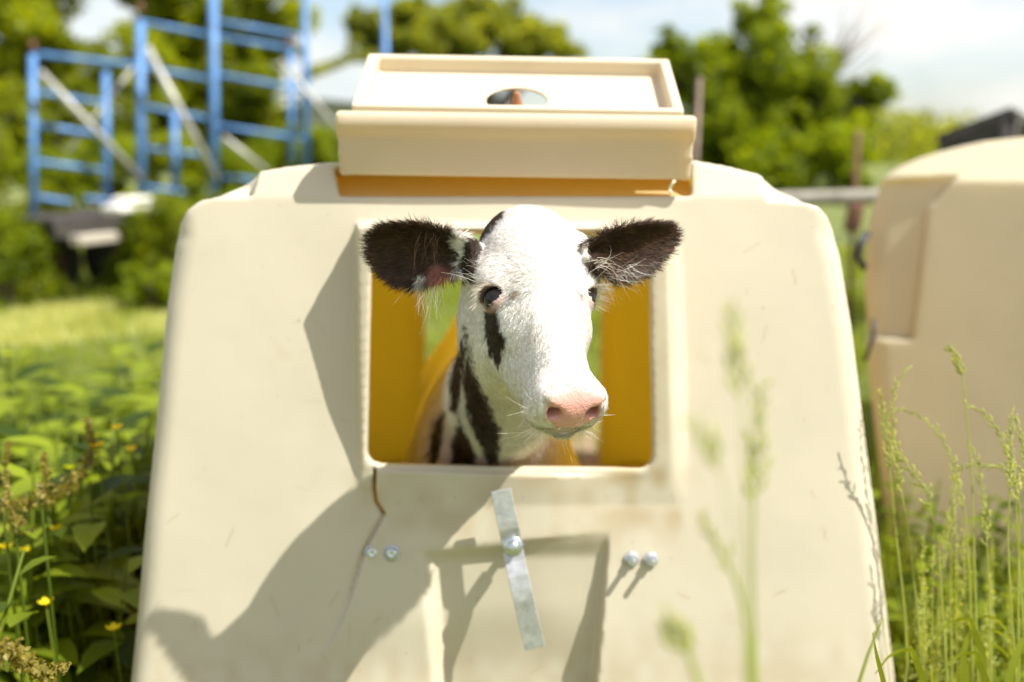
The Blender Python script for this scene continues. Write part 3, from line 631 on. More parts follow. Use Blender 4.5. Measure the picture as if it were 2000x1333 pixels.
# fur: tapered ribbons combed over the skin, shaded with the skin's own normals
def fur(name, n_strands, seed=1):
    r = np.random.default_rng(seed)
    A, B, C_, Dd = (Vc[Fc[:, i]] for i in range(4)); nn = np.cross(C_-A, Dd-B); area = np.linalg.norm(nn, axis=1)/2; nn = nrm(nn); ctr = (A+B+C_+Dd)/4
    w = area*(ctr[:, 1] < 1.72)*(ctr[:, 2] > .55); tocam = nrm(CAM-ctr); fac = (nn*tocam).sum(1); w *= np.where(fac > -.35, 1, .25); w *= np.where(ctr[:, 1] > 1.40, .35, 1)
    eard = np.minimum(ear_sd(ctr, EARS[0]), ear_sd(ctr, EARS[1])); w *= np.where(eard < .004, 1.3, 1)
    fi = r.choice(len(Fc), n_strands, p=w/w.sum()); a, b = r.random((2, n_strands, 1))
    root = (A[fi]*(1-a)+B[fi]*a)*(1-b)+(Dd[fi]*(1-a)+C_[fi]*a)*b; N = nn[fi]
    vn = np.zeros_like(Vc)
    for i in range(4): np.add.at(vn, Fc[:, i], nn)
    vn = nrm(vn); N = nrm(vn[Fc[fi, 0]]+vn[Fc[fi, 2]])
    cl, ns_, ld, dk = coat(root); q = to_head(root)
    keep = (ns_ < .5) & (ld < .35); root, N, cl, q, dk = root[keep], N[keep], cl[keep], q[keep], dk[keep]; n = len(root)
    whorl = from_head((0.3, -10.5, .4)); dirv = root-whorl
    dirv = nrm(dirv)+HW[:, 1]*np.where(q[:, 1:2] < -12, -.7, 0)
    nkm = sstep(1.21, 1.30, root[:, 1])*sstep(-7, -10, q[:, 2]); dirv = dirv*(1-nkm[:, None])+nkm[:, None]*np.array([.05, .55, -.8])
    L_ = .0048+.003*sstep(-4, 1, q[:, 1]); L_ = L_*(1-nkm)+.012*nkm; L_ = np.where(q[:, 1] < -20, .0035+.0055*sstep(-7.0, -8, q[:, 2]), L_)
    for e in EARS:
        wv = root-e[0]; u = wv@e[1]; v = wv@e[2]; es = ear_sd(root, e); im = (es < .005) & (u > 0); dl = sdpoly(u, v, e[4])
        ctr_ = np.array([.055, 0]); rad = np.stack([u-ctr_[0], v-ctr_[1]], 1); rad = rad/(np.linalg.norm(rad, axis=1, keepdims=True)+1e-6); edge = sstep(-.014, -.002, dl)
        ed_ = e[1]*(.8+0*edge[:, None])+(rad[:, :1]*e[1]+rad[:, 1:]*e[2])*(.2+1.2*edge[:, None])+e[2]*(-.35)*(1-edge[:, None])
        dirv = np.where(im[:, None], ed_, dirv); L_ = np.where(im, .0085+.004*edge, L_)
    L_ = L_*r.uniform(.65, 1.3, n)
    clump = np.stack([vnoise(root*150, 40+i)-.5 for i in range(3)], 1); dirv = nrm(dirv)+(.32+.30*(L_ > .010))[:, None]*clump+.10*r.normal(size=(n, 3))
    T = nrm(dirv-N*(dirv*N).sum(1, keepdims=True))
    lift = (.16+.16*r.random(n)+.35*(vnoise(root*210, 50)-.5)*(1+(L_ > .010)))[:, None]
    side = nrm(np.cross(T, N)+.5*r.normal(size=(n, 3))*.6); wd = (.00022+.00010*r.random(n))[:, None]
    p0 = root-N*.0008; p1 = root+(T*.42+N*lift*.55)*L_[:, None]; p2 = root+(T*.80+N*lift*.70)*L_[:, None]; p3 = root+(T*1.12+N*lift*.62)*L_[:, None]
    Vf = np.stack([p0-side*wd, p0+side*wd, p1-side*wd*.9, p1+side*wd*.9, p2-side*wd*.6, p2+side*wd*.6, p3], 1).reshape(-1, 3)
    o = (np.arange(n)*7)[:, None]; quads = np.concatenate([o+np.array([0, 1, 3, 2]), o+np.array([2, 3, 5, 4]), o+np.array([4, 5, 6, 6])])
    tri = np.concatenate([o+np.array([0, 1, 3]), o+np.array([0, 3, 2]), o+np.array([2, 3, 5]), o+np.array([2, 5, 4]), o+np.array([4, 5, 6])])
    var = (.90+.16*r.random(n))[:, None]*(.93+.12*vnoise(root*170, 60))[:, None]
    brown = (cl.max(1) < .2)[:, None]*(r.random(n)**4)[:, None]; cl = cl*var+brown*np.array([.10, .045, .018])
    ob = obj(name, Vf, tri, M_FUR, calf); attr_color(ob.data, 'coat', np.repeat(np.clip(cl, 0, .92), 7, 0))
    nv = nrm(N+.25*T+.10*r.normal(size=N.shape)); ob.data.normals_split_custom_set_from_vertices(np.repeat(nv, 7, 0).astype(np.float32).tolist())
    return ob
fur('fur', 190000)
def strands(name, roots, dirs, bends, lens, cols, w0=.00028, seed=3, seg=6):
    r = np.random.default_rng(seed); V = []; F = []; Cc = []
    for p, d, b, L, c in zip(roots, dirs, bends, lens, cols):
        side = nrm(np.cross(d, AN)+.1*r.normal(size=3)); o = len(V)
        for i in range(seg+1):
            t = i/seg; q = p+d*L*t+b*L*t*t; ww = w0*(1-.8*t)
            V += [q-side*ww, q+side*ww]; Cc += [c, c]
        F += [(o+2*i, o+2*i+1, o+2*i+3, o+2*i+2) for i in range(seg)]
    ob = obj(name, np.array(V), np.array(F), M_FUR, calf); attr_color(ob.data, 'coat', np.array(Cc)); return ob
R_, Dn, Bn, Ln, Cn = [], [], [], [], []
def addh(p, d, b, L, c): R_.append(np.asarray(p)); Dn.append(nrm(d)); Bn.append(np.asarray(b)); Ln.append(L); Cn.append(c)
LIGHT = np.array([.80, .74, .62])
for s in (-1, 1):                                    # lashes and long brow hairs
    for k in range(110):
        t = rng.uniform(-1, 1); p = from_head((s*(6.7-.4*t*t+rng.normal()*.08), -8.95-.35*t*t, -3.1+1.5*t)); d = HW@np.array([s*.9, -.15+rng.normal()*.12, .30+.5*t])
        addh(p, d, HW@np.array([s*.1, -.55, .1]), rng.uniform(.014, .024), LIGHT*rng.uniform(.85, 1.05))
    for k in range(16):
        p = from_head((s*(6.2+rng.normal()*.3), -8.0+rng.normal()*.5, -2.4+rng.normal()*.6)); addh(p, HW@np.array([s*.9, .45+rng.normal()*.4, .5]), HW@np.array([s*.1, -.4+rng.normal()*.5, -.2]), rng.uniform(.025, .055), LIGHT)
strands('eyelashes', R_, Dn, Bn, Ln, Cn); R_, Dn, Bn, Ln, Cn = [], [], [], [], []
for k in range(360):                                 # whiskers round the lips and chin
    a = rng.uniform(-1.9, 1.9); low = rng.random() < .7
    q = np.array([math.sin(a)*(2.9 if low else 4.15), -23.4-1.3*math.cos(a)*.6, (-9.0+rng.normal()*.4 if low else -6.0+rng.normal()*.8)]); nn_ = np.array([math.sin(a), -.35, -.55 if low else -.05])
    addh(from_head(q), HW@(nn_+rng.normal(size=3)*.35), HW@(rng.normal(size=3)*.25), (rng.uniform(.005, .013) if k % 5 else rng.uniform(.012, .032)), LIGHT*rng.uniform(.9, 1.1))
strands('whiskers', R_, Dn, Bn, Ln, Cn); R_, Dn, Bn, Ln, Cn = [], [], [], [], []
for k in range(60):                                  # pale tuft at the ear openings
    e = EARS[0]; p = e[0]+e[1]*rng.uniform(.026, .062)+e[2]*rng.uniform(-.044, -.034)-e[3]*.004; addh(p, -e[2]+.4*e[1]*rng.normal()+.4*AN, -e[2]*.4+rng.normal(size=3)*.25, rng.uniform(.015, .036), LIGHT)
    e = EARS[1]; p = e[0]+e[1]*rng.uniform(.0, .06)+e[2]*rng.uniform(-.042, -.028); addh(p, e[1]*.7-e[2]*.5+.4*AN+rng.normal(size=3)*.25, rng.normal(size=3)*.4, rng.uniform(.014, .036), LIGHT*rng.choice([.25, .6, 1]))
for k in range(18):                                  # long dark strands across the near ear
    e = EARS[0]; p = e[0]+e[1]*rng.uniform(.03, .065)+e[2]*rng.uniform(-.005, .03)-e[3]*.010; addh(p, -e[2]*.9+e[1]*(.45+.3*rng.normal())+.5*AN, -e[2]*.5-e[1]*(.7+.3*rng.normal()), rng.uniform(.02, .05), np.array([.20, .11, .06])*rng.uniform(.4, 1.6))
for k in range(14):
    e = EARS[1]; p = e[0]+e[1]*rng.uniform(.0, .02)-e[2]*rng.uniform(.01, .025)+AN*.006; addh(p, e[1]+.3*e[2]*rng.normal()+.5*AN, -e[2]*.5+rng.normal(size=3)*.5-e[1]*.4, rng.uniform(.03, .06), LIGHT)
strands('ear_tufts', R_, Dn, Bn, Ln, Cn)



# ================================================================== SECOND HUTCH (right, turned away from the sun)
yaw2 = math.radians(34); n2 = nrm(np.array([-math.sin(yaw2), -math.cos(yaw2), .19])); o2 = P(1745, 500, 2.65)
e2 = nrm(np.cross(np.array([0, 0, 1.]), n2)); e2 = e2 if e2[0] > 0 else -e2; u2 = np.cross(n2, e2); u2 = u2 if u2[2] > 0 else -u2
def h2(px, py):
    q = on_plane(px, py, o2, n2)-o2; return (q@e2, q@u2)
def h2w(p): return o2+p[..., :1]*e2+p[..., 1:2]*u2+p[..., 2:]*n2
lo = -o2[2]/u2[2]
left = [h2(1730, 1100), h2(1704, 900), h2(1682, 700), h2(1672, 560), h2(1678, 440), h2(1694, 368), h2(1722, 322), h2(1772, 290), h2(1832, 265), h2(1907, 244), h2(1982, 234)]
top = left[-1]; left = [(left[0][0]+(left[0][0]-left[1][0])*.8, lo)]+left
cx2 = top[0]+.16; right = [(2*cx2-x, y) for x, y in left[::-1]]
OUT2 = resample(np.array(left+[(cx2, top[1]+.018)]+right), 60)
w2 = OUT2[:, 0].max()
st2 = .0065; us = np.arange(OUT2[:, 0].min()-.03, w2+.03, st2); vs = np.arange(lo-.0, OUT2[:, 1].max()+.03, st2); ns = np.arange(-.225, .075, st2)
UU, VV = np.meshgrid(us, vs, indexing='ij'); d_o = sdpoly(UU, VV, OUT2); nf = np.zeros_like(UU)
strip_ = sdpoly(UU, VV, [h2(1640, 655), h2(1778, 660), h2(1790, 560), h2(1808, 402), h2(1822, 392), h2(1862, 345), h2(1700, 352), h2(1640, 352)])
nf -= .030*sstep(.010, -.010, strip_); nf -= 1.0*np.clip(VV-h2(1800, 352)[1], 0, .2)
r2_ = .07; qx = (d_o+r2_)[..., None]; qn = ns[None, None]-nf[..., None]+r2_
blk = np.sqrt(np.maximum(qx, 0)**2+np.maximum(qn, 0)**2)+np.minimum(np.maximum(qx, qn), 0)-r2_
D = np.maximum(np.maximum(blk, -(blk+.014)), -ns[None, None]-.21)
hutch2 = thing('calf_hutch', (o2[0]+.5, o2[1]+.5, 0), 'second cream calf hutch standing behind the tall grass at the right edge', 'calf hutch')
V2, F2 = surface_nets(D, us, vs, ns); V2 = relax(V2, F2, 2); obj('front_panel', h2w(V2), F2, M_HUTCH2, hutch2)
rg = resample(OUT2, 90); rg = rg*np.array([1, 1])+(np.array([cx2, lo])-rg)*np.array([.05, .045]); rgw = h2w(np.concatenate([rg, np.full((90, 1), -.18)], 1)); back = -np.array([n2[0], n2[1], 0]); rs = []
for t in np.linspace(0, 1, 10):
    q = rgw+back*1.9*t; q[:, 2] = np.maximum(rgw[:, 2]*(1-.04*t), 0); c_ = h2w(np.array([cx2, 0, 0.]))+back*1.9*t; q[:, :2] = c_[:2]+(q[:, :2]-c_[:2])*(.985-.06*t+.012*(int(t*9) % 2)); rs.append(q)
V = np.concatenate(rs+[rs[-1].mean(0)[None]]); F = [(i*90+k, i*90+k+1, (i+1)*90+k+1, (i+1)*90+k) for i in range(9) for k in range(89)]+[(810+k, 810+k+1, 900) for k in range(89)]
obj('body_shell', V, F, M_PANEL, hutch2)
m = MB(); hk = [o2+e2*h2(a, b)[0]+u2*h2(a, b)[1]+n2*.05 for a, b in ((1716, 625), (1714, 660), (1704, 690), (1698, 705))]; m.tube(hk, .006, 8); m.build('hook', simple('dark_iron', (.05, .05, .05), .5, .6), hutch2)
m = MB(); hk = [o2+e2*h2(a, b)[0]+u2*h2(a, b)[1]+n2*c for a, b, c in ((1694, 455, .0), (1684, 480, .02), (1680, 505, .02), (1688, 525, .0))]; m.tube(hk, .010, 8); m.build('handle', simple('dark_iron_handle', (.04, .04, .045), .5, .4), hutch2)

# dark lean-to roof behind it
lt = thing('lean_to', P(1930, 420, 6.0)*np.array([1, 1, 0]), 'dark weathered lean-to roof rising behind the second hutch at right', 'lean-to')
a, b, c, d = P(1832, 262, 5.6), P(1975, 209, 5.2), P(2060, 260, 7.2), P(1850, 275, 7.4); ez_ = np.array([0, 0, -.05])
m = MB(); nb = 9
for k in range(nb):
    t0, t1 = k/nb, (k+.94)/nb; q = [a+(d-a)*t0, b+(c-b)*t0, b+(c-b)*t1, a+(d-a)*t1]; m.add(q+[v+ez_ for v in q], [(0, 1, 2, 3), (7, 6, 5, 4), (0, 4, 5, 1), (1, 5, 6, 2), (2, 6, 7, 3), (3, 7, 4, 0)])
m.build('roof', M_DARKW, lt, smooth=False)
fa = MB(); fa.box((a+b)/2+np.array([0, -.05, -.12]), (b-a)/2, np.array([0, .02, 0]), np.array([0, 0, .10])); fa.build('front_board', M_DARKW, lt, smooth=False)
for q in (b, c, d): MB().tube([q*np.array([1, 1, 0]), q+np.array([0, 0, -.06])], .05, 8).build('post', M_DARKW, lt)

# ================================================================== SCAFFOLD FRAMES, WAGON, FENCE
def dep(px): return 7.7+1.9*px/600
def sc(px, py, k=1.): return P(px, py, dep(px)*k)
GZ = lambda p: np.array([p[0], p[1], 0])
def tube_part(name, parent, a, b, r, mt): return MB().tube([a, b], r, 10).build(name, mt, parent)
def frame(label, posts, rails, k=1., pins=()):
    t = thing('scaffold', GZ(sc(posts[0][0], 500, k)), label, 'scaffold', 'blue scaffold frames stood on the wagon')
    for x, y0, y1, r in posts: tube_part('post', t, sc(x, y0, k), sc(x+2, y1, k), r, M_BLUE)
    for x0, y0, x1, y1, r in rails: tube_part('rung', t, sc(x0, y0, k), sc(x1, y1, k), r, M_BLUE)
    for x, y in pins: tube_part('coupling_pin', t, sc(x, y-18, k), sc(x, y+4, k), .024, M_RUST)
    return t
RP, RR = .029, .022
frame('blue scaffold frame farthest left, its top below its neighbour', [(64, 108, 432, RP), (207, 140, 395, 0.029)],
      [(70, 106, 268, 128, RR), (70, 180, 205, 203, RR), (70, 244, 205, 266, RR), (70, 316, 205, 334, RR), (66, 384, 140, 396, RR), (166, 388, 290, 402, RR)], 1., [(64, 98)])
frame('middle blue scaffold frame with a rusty pin on its left post', [(274, 40, 398, 0.037), (341, 222, 378, 0.031)],
      [(280, 44, 402, 68, RR), (280, 132, 402, 154, RR), (280, 208, 402, 232, RR), (280, 290, 402, 304, RR), (284, 366, 405, 382, RR)], 1., [(274, 24)])
frame('tallest blue scaffold frame beside the hutch roof, running out of the top', [(417, -60, 398, 0.039), (568, 100, 320, 0.028), (596, -60, 330, 0.033)],
      [(424, 42, 580, 70, RR), (424, 72, 570, 96, RR), (424, 146, 596, 176, RR), (424, 246, 596, 272, RR), (436, 346, 500, 352, RR)], 1., [(566, 92)])
tag(tube_part('scaffold_post', None, sc(750, -40), GZ(sc(754, 200)), .030, M_BLUE), 'single blue scaffold post rising behind the raised lid', 'scaffold post')
for (x0, y0, x1, y1, r, k, lb) in ((78, 140, 276, 350, .026, .975, 'grey brace across the leftmost scaffold frame'), (286, 92, 424, 352, .030, .97, 'thick pale grey brace across the middle scaffold frame'),
                            (548, 118, 690, 290, .024, .97, 'thin grey brace right of the tallest scaffold frame, ending near the lid'), (436, 268, 522, 336, .024, .98, 'short grey brace low behind the tallest scaffold frame'),
                            (262, 130, 130, 300, .016, 1.05, 'thin dull brace behind the leftmost scaffold frame')):
    tag(tube_part('scaffold_brace', None, sc(x0, y0, k), sc(x1, y1, k), r, M_GREYM), lb, 'scaffold brace')
wg = thing('flat_wagon', GZ(sc(230, 470)), 'low flat wagon under the blue scaffold frames, its deck in the weeds', 'wagon')
A0, A1 = sc(105, 440, .93), sc(330, 420, .99); dv = nrm((A1-A0)*np.array([1, 1, 0])); pv = np.array([-dv[1], dv[0], 0]); L_ = np.linalg.norm((A1-A0)[:2]); zd = .64
m = MB()
for k in range(8): m.box(A0*np.array([1, 1, 0])+dv*L_/2+pv*(.09+.17*k)+np.array([0, 0, zd+.004*(k % 2)]), dv*L_/2, pv*.080, np.array([0, 0, .022]))
m.build('deck', M_DARKW, wg, smooth=False)
for q_ in (.02, 1.3): MB().box(A0*np.array([1, 1, 0])+dv*L_/2+pv*q_+np.array([0, 0, zd-.075]), dv*L_/2*.99, pv*.03, np.array([0, 0, .05])).build('side_beam', M_DARKW, wg, smooth=False)
for tx in (.30, .82):
    for ty in (.45, 1.25):
        c = A0*np.array([1, 1, 0])+dv*L_*tx+pv*ty+np.array([0, 0, .28]); w_ = MB(); w_.lathe(c-pv*.07, pv, [(0, .16), (0, .25), (.02, .28), (.12, .28), (.14, .25), (.14, .16)], 28); ww = w_.build('wheel', M_RUBBER, wg)
        MB().lathe(c-pv*.075, pv, [(0, .05), (.02, .155), (.13, .155), (.15, .05)], 20).build('rim', M_RUST, ww)
pk = MB(); c = sc(250, 407, .92); pk.box(c, dv*.19, pv*.10, np.array([0, 0, .035])); pk.box(c+np.array([.03, .02, .065]), dv*.14, pv*.09, np.array([0, 0, .025]))
tag(pk.build('sack', simple('white_plastic_sack', (.72, .70, .66), .6, 0, 20, .1), base=c, smooth=True, bevel=.025), 'white folded sack lying on the wagon deck', 'sack')
pk = MB(); c = sc(185, 466, .90); pk.box(c, dv*.20, pv*.05, np.array([0, 0, .035])); tag(pk.build('pale_plank', simple('pale_plank', (.40, .36, .29), .8, 0, 12, .2), base=c, smooth=False, bevel=.01), 'pale short plank end on the wagon edge above the dark gap', 'plank')

fn = thing('rail_fence', GZ(P(1640, 400, 6.2)), 'pale wooden rail fence between the two hutches', 'fence')
m = MB(); m.tube([P(1080, 402, 6.6), P(1400, 394, 6.4), P(1560, 389, 6.2), P(1720, 385, 6.0), P(2300, 372, 5.6)], .045, 8); m.build('rail', M_WOODG, fn)
for x in (1200, 1672, 2180):
    p = P(x, 392, 6.05); MB().tube([GZ(p), p+np.array([0, .04, .42 if x == 1672 else .05])], .017, 8).build('post', M_RUST, fn)
cl = MB(); p = P(1668, 425, 5.9); cl.box(p, np.array([.045, 0, 0]), np.array([0, .03, 0]), np.array([.01, 0, .085])); cl.build('rusty_bracket', M_RUST, fn, bevel=.012)
for z in (.35, .62): MB().tube([np.array([P(1200, 400, 6.3)[0], P(1200, 400, 6.3)[1], z]), np.array([P(2200, 400, 5.8)[0], P(2200, 400, 5.8)[1], z])], .005, 6).build('wire', M_GREYM, fn)
p = P(1366, 152, 4.4); tag(MB().tube([GZ(p)+np.array([-.02, 0, 0]), p], .013, 8).build('steel_stake', M_GREYM and simple('dull_brown_steel', (.17, .12, .09), .6, .4, 30, .3), base=GZ(p)), 'thin brown steel stake standing behind the right side of the lid', 'stake')

# pale shed behind the frames
sh = thing('shed', GZ(P(650, 300, 15)), 'pale shed with a sloping grey roof behind the scaffold frames', 'shed')
a, b = P(585, 320, 15), P(800, 320, 14); c, d = P(800, 215, 14), P(585, 190, 15); q = [GZ(a), GZ(b), c, d]; bk = np.array([.6, 3.2, 0])
m = MB(); m.add(q+[v+bk for v in q], [(0, 1, 2, 3), (5, 4, 7, 6), (1, 5, 6, 2), (4, 0, 3, 7)]); m.build('wall', M_WALL, sh, smooth=False)
rr = [d+np.array([-.3, -.4, -.05]), c+np.array([.3, -.4, -.05]), c+bk*np.array([1, 1, 0])+np.array([.3, .3, .75]), d+bk*np.array([1, 1, 0])+np.array([-.3, .3, .75])]
m = MB(); m.add(rr+[v+np.array([0, 0, .06]) for v in rr], [(3, 2, 1, 0), (4, 5, 6, 7), (0, 1, 5, 4), (1, 2, 6, 5), (2, 3, 7, 6), (3, 0, 4, 7)]); m.build('roof', M_ROOF, sh, smooth=False)

# ================================================================== TREES
def leaves(centers, size, r, up=.3, aspect=1.6, tint=None):
    n = len(centers); ax = nrm(r.normal(size=(n, 3))); nn = nrm(r.normal(size=(n, 3))+np.array([0, 0, up])); ax = nrm(ax-nn*(ax*nn).sum(1, keepdims=True)); sd_ = np.cross(nn, ax)
    s = (size*r.uniform(.6, 1.35, n))[:, None]; hw_ = s/aspect*.5
    V = np.stack([centers-ax*s*.5, centers-ax*s*.05-sd_*hw_+nn*s*.08, centers+ax*s*.5-nn*s*.12, centers-ax*s*.05+sd_*hw_+nn*s*.08], 1).reshape(-1, 3)
    o = (np.arange(n)*4)[:, None]; F = np.concatenate([o+np.array([0, 1, 2]), o+np.array([0, 2, 3])])
    t = r.uniform(0, 1, n) if tint is None else tint; return V, F, np.repeat(t, 4)
def tint_attr(o, t):
    a = o.data.attributes.new('tint', 'FLOAT', 'POINT'); a.data.foreach_set('value', np.asarray(t, np.float32))
def tree(name, label, base, blobs, n_leaf, size, mt, seed, trunk_r=.16, group=None, dens=1.):
    r = np.random.default_rng(seed); base = np.asarray(base, float); t = thing(name, base, label, 'tree', group)
    C = np.array([b[0] for b in blobs]); R_ = np.array([b[1] for b in blobs]); ctr = C.mean(0)
    tr = MB(); fork = base+np.array([0, 0, max(.8, (ctr[2]-base[2])*.45)]); tr.tube([base, base+(fork-base)*.5+np.array([.05, 0, 0]), fork], [trunk_r*1.3, trunk_r, trunk_r*.85], 10)
    cl = []
    for c, rr in zip(C, R_):
        mid_ = (fork+c)/2+r.normal(size=3)*.15*np.mean(rr)+np.array([0, 0, .1]); tr.tube([fork, mid_, c], [trunk_r*.6, trunk_r*.35, trunk_r*.12], 7)
        k = max(10, int(30*np.mean(rr)/max(.5, R_.mean())))
        for _ in range(k):
            e = c+nrm(r.normal(size=3))*rr*r.uniform(.35, 1.08); cl.append((e, np.mean(rr)*r.uniform(.16, .46))); tr.tube([c+(e-c)*.1, (c+e)/2+r.normal(size=3)*.05, e], [trunk_r*.12, trunk_r*.08, trunk_r*.03], 5)
    tr.build('trunk', M_BARK, t)
    cc_ = np.array([c for c, _ in cl]); cr_ = np.array([q for _, q in cl]); w = cr_**2; id_ = r.choice(len(cl), n_leaf, p=w/w.sum())
    pos = cc_[id_]+nrm(r.normal(size=(n_leaf, 3)))*(cr_[id_]*r.uniform(.2, 1, n_leaf)**.6)[:, None]*np.array([1.1, 1.1, .85])
    V, F, tt = leaves(pos, size, r, .5, tint=np.clip(r.random(len(cl))[id_]*.6+.4*r.random(n_leaf), 0, 1)); o = obj('crown', V, F, mt, t, smooth=False); tint_attr(o, tt); return t
def B(px, py, d, rx, ry=None, rz=None):
    k = d/FPX; ry = ry or rx; return (P(px, py, d), np.array([rx*k, (rz or rx)*k, ry*k]))
tree('broadleaf_tree', 'large broadleaf tree filling the upper left corner behind the scaffolding', GZ(P(90, 300, 15)), [B(-120, 60, 15, 170), B(60, 120, 15, 120), B(40, -60, 15.5, 130), B(-60, 230, 14, 120), B(170, 210, 14.5, 95), B(260, 130, 15, 80), B(110, 280, 14, 80)], 26000, .15, M_LEAF1, 11, .22)
tree('broadleaf_tree', 'dark broadleaf tree behind the tallest scaffold frame', GZ(P(430, 300, 17)), [B(400, 60, 17, 130), B(300, -40, 17.5, 80), B(520, 30, 17, 90), B(470, 190, 16.5, 105), B(340, 220, 16, 95), B(540, 230, 16.5, 60), B(420, -80, 17, 110)], 26000, .16, M_LEAF1, 12, .25)
tree('field_tree', 'pale distant tree showing above the left of the lid', GZ(P(760, 300, 34)), [B(720, 60, 34, 55, 40), B(790, 70, 34, 60, 50), B(700, 130, 33, 55, 30), B(800, 20, 34, 40, 25), B(640, 150, 34, 50, 22)], 9000, .28, M_LEAF2, 13, .3)
tree('field_tree', 'wide distant tree showing above the right of the lid', GZ(P(960, 300, 36)), [B(900, 45, 36, 70, 55), B(980, 70, 36, 80, 45), B(1070, 85, 36, 60, 30), B(860, 90, 36, 60, 45), B(950, 20, 36, 60, 28), B(1110, 100, 36, 40, 18)], 11000, .28, M_LEAF2, 14, .35)
tree('orchard_tree', 'rounded bright green tree standing right of the lid', GZ(P(1500, 380, 12)), [B(1480, 160, 12, 130, 90), B(1340, 160, 12, 90, 80), B(1480, 40, 12, 55, 55), B(1400, 270, 11.6, 120, 90), B(1590, 210, 12, 90, 60), B(1670, 200, 12.2, 75, 50), B(1600, 310, 11.6, 110, 70), B(1450, 340, 11.5, 120, 60), B(1585, 85, 12, 22, 40), B(1310, 90, 12, 50, 30)], 30000, .095, M_LEAF3, 15, .16)
br = MB(); r = np.random.default_rng(5)
p0 = P(1620, 150, 12.1)
for k in range(14):
    e = P(1620+rng.uniform(20, 130), 150-rng.uniform(20, 150), 12.1+rng.uniform(-.4, .4)); br.tube([p0, (p0+e)/2+rng.normal(size=3)*.08, e], [.020, .013, .004], 5)
tag(br.build('bare_branch', simple('grey_twigs', (.20, .17, .14), .9), base=p0), 'bare grey twigs sticking out above the rounded tree at right', 'branch')
# hedge of shrubs at the field edge and far wood
def shrub(px, py, d, rx, ry, n, size, mt, seed, label, group):
    r = np.random.default_rng(seed); c, R_ = B(px, py, d, rx, ry); t = thing('shrub', GZ(c), label, 'shrub', group)
    m = MB(); 
    for k in range(7): e = c+r.normal(size=3)*R_*.5; m.tube([GZ(c)+r.normal(size=3)*np.array([.08, .08, 0]), (GZ(c)+e)/2, e], [.018, .012, .005], 5)
    m.build('stem', M_BARK, t); k = 26; cc_ = c+nrm(r.normal(size=(k, 3)))*R_*r.uniform(.4, 1, (k, 1)); cc_[:, 2] = np.maximum(cc_[:, 2], .1); cr_ = r.uniform(.25, .5, k)*R_.mean()
    id_ = r.integers(0, k, n); pos = cc_[id_]+nrm(r.normal(size=(n, 3)))*(cr_[id_]*r.uniform(.2, 1, n)**.6)[:, None]; pos[:, 2] = np.maximum(pos[:, 2], .02)
    V, F, tt = leaves(pos, size, r, .6, 1.7, np.clip(r.random(k)[id_]*.6+.4*r.random(n), 0, 1)); o = obj('foliage', V, F, mt, t, smooth=False); tint_attr(o, tt)
SH = [(-60, 330, 9.5, 110, 90), (15, 490, 7.5, 85, 75), (110, 350, 10, 80, 60), (320, 450, 7.9, 75, 70), (400, 430, 8.6, 80, 60), (230, 330, 10.5, 90, 60), (340, 330, 10.5, 80, 60), (470, 330, 11, 80, 60), (560, 300, 11.5, 60, 50), (90, 420, 8.4, 60, 50), (305, 560, 7.3, 60, 50), (270, 520, 8.2, 60, 60), (60, 560, 7.7, 60, 35), (620, 300, 11, 50, 45)]
for i, (x, y, d, rx, ry) in enumerate(SH): shrub(x, y, d, rx, ry, 2600, .075 if d > 8 else .06, M_LEAF3 if i % 3 else M_LEAF1, 100+i, 'leafy green bush growing round the wagon and under the scaffolding', 'bushes around the wagon')
r = np.random.default_rng(77); xs_ = r.uniform(-75, 90, 26000); ys_ = r.uniform(95, 125, 26000); hh_ = 3.2+2.2*vnoise(np.stack([xs_*.08, ys_*.05, 0*xs_], -1), 2)
pos = np.stack([xs_, ys_, r.uniform(0, 1, 26000)**.7*hh_], 1); V, F, tt = leaves(pos, .9, r, .5); wd_ = obj('far_wood', V, F, M_LEAF2, smooth=False); tint_attr(wd_, tt); tag(wd_, 'low far wood along the horizon', 'wood', None, 'stuff')

# ================================================================== GRASS AND WEEDS
def blades(name, n, area, h, mt, seed, wdt=.004, label=None, clumps=None, keep=None, lean=.5):
    r = np.random.default_rng(seed); x = r.uniform(area[0], area[1], n); y = r.uniform(area[2], area[3], n)
    if keep is not None: k_ = keep(x, y); x, y = x[k_], y[k_]; n = len(x)
    p = np.stack([x, y, np.zeros(n)], 1); hh = h*r.uniform(.5, 1.25, n)*(.6+.8*vnoise(p*np.array([1.7, 1.7, 0]), seed)); a = r.uniform(0, 6.28, n); d = np.stack([np.cos(a), np.sin(a), 0*a], 1); l = (hh*r.uniform(.1, lean, n))[:, None]; s = np.stack([-np.sin(a), np.cos(a), 0*a], 1)*(wdt*r.uniform(.6, 1.3, n))[:, None]
    z = np.array([0, 0, 1.]); V = np.stack([p-s, p+s, p+d*l*.4+z*hh[:, None]*.6+s*.7, p+d*l*.4+z*hh[:, None]*.6-s*.7, p+d*l+z*hh[:, None]*.95], 1).reshape(-1, 3)
    o = (np.arange(n)*5)[:, None]; F = np.concatenate([o+np.array(q) for q in ([0, 1, 2], [0, 2, 3], [3, 2, 4])]); ob = obj(name, V, F, mt, smooth=False); tint_attr(ob, np.repeat(np.clip(r.random(n)*.7+.3*vnoise(p*3, 9), 0, 1), 5)); tag(ob, label, 'grass', None, 'stuff'); return ob
nohut = lambda x, y: ~((np.abs(x) < .72) & (y > 1.3) & (y < 3.6))
lawn = lambda x, y: (x > -9) & (np.abs((y-6.6)-(x+2.6)*.25)+1.2*(vnoise(np.stack([x*1.3, y*1.3, 0*x], -1), 4)-.5) < .85) & (x < -1.0)
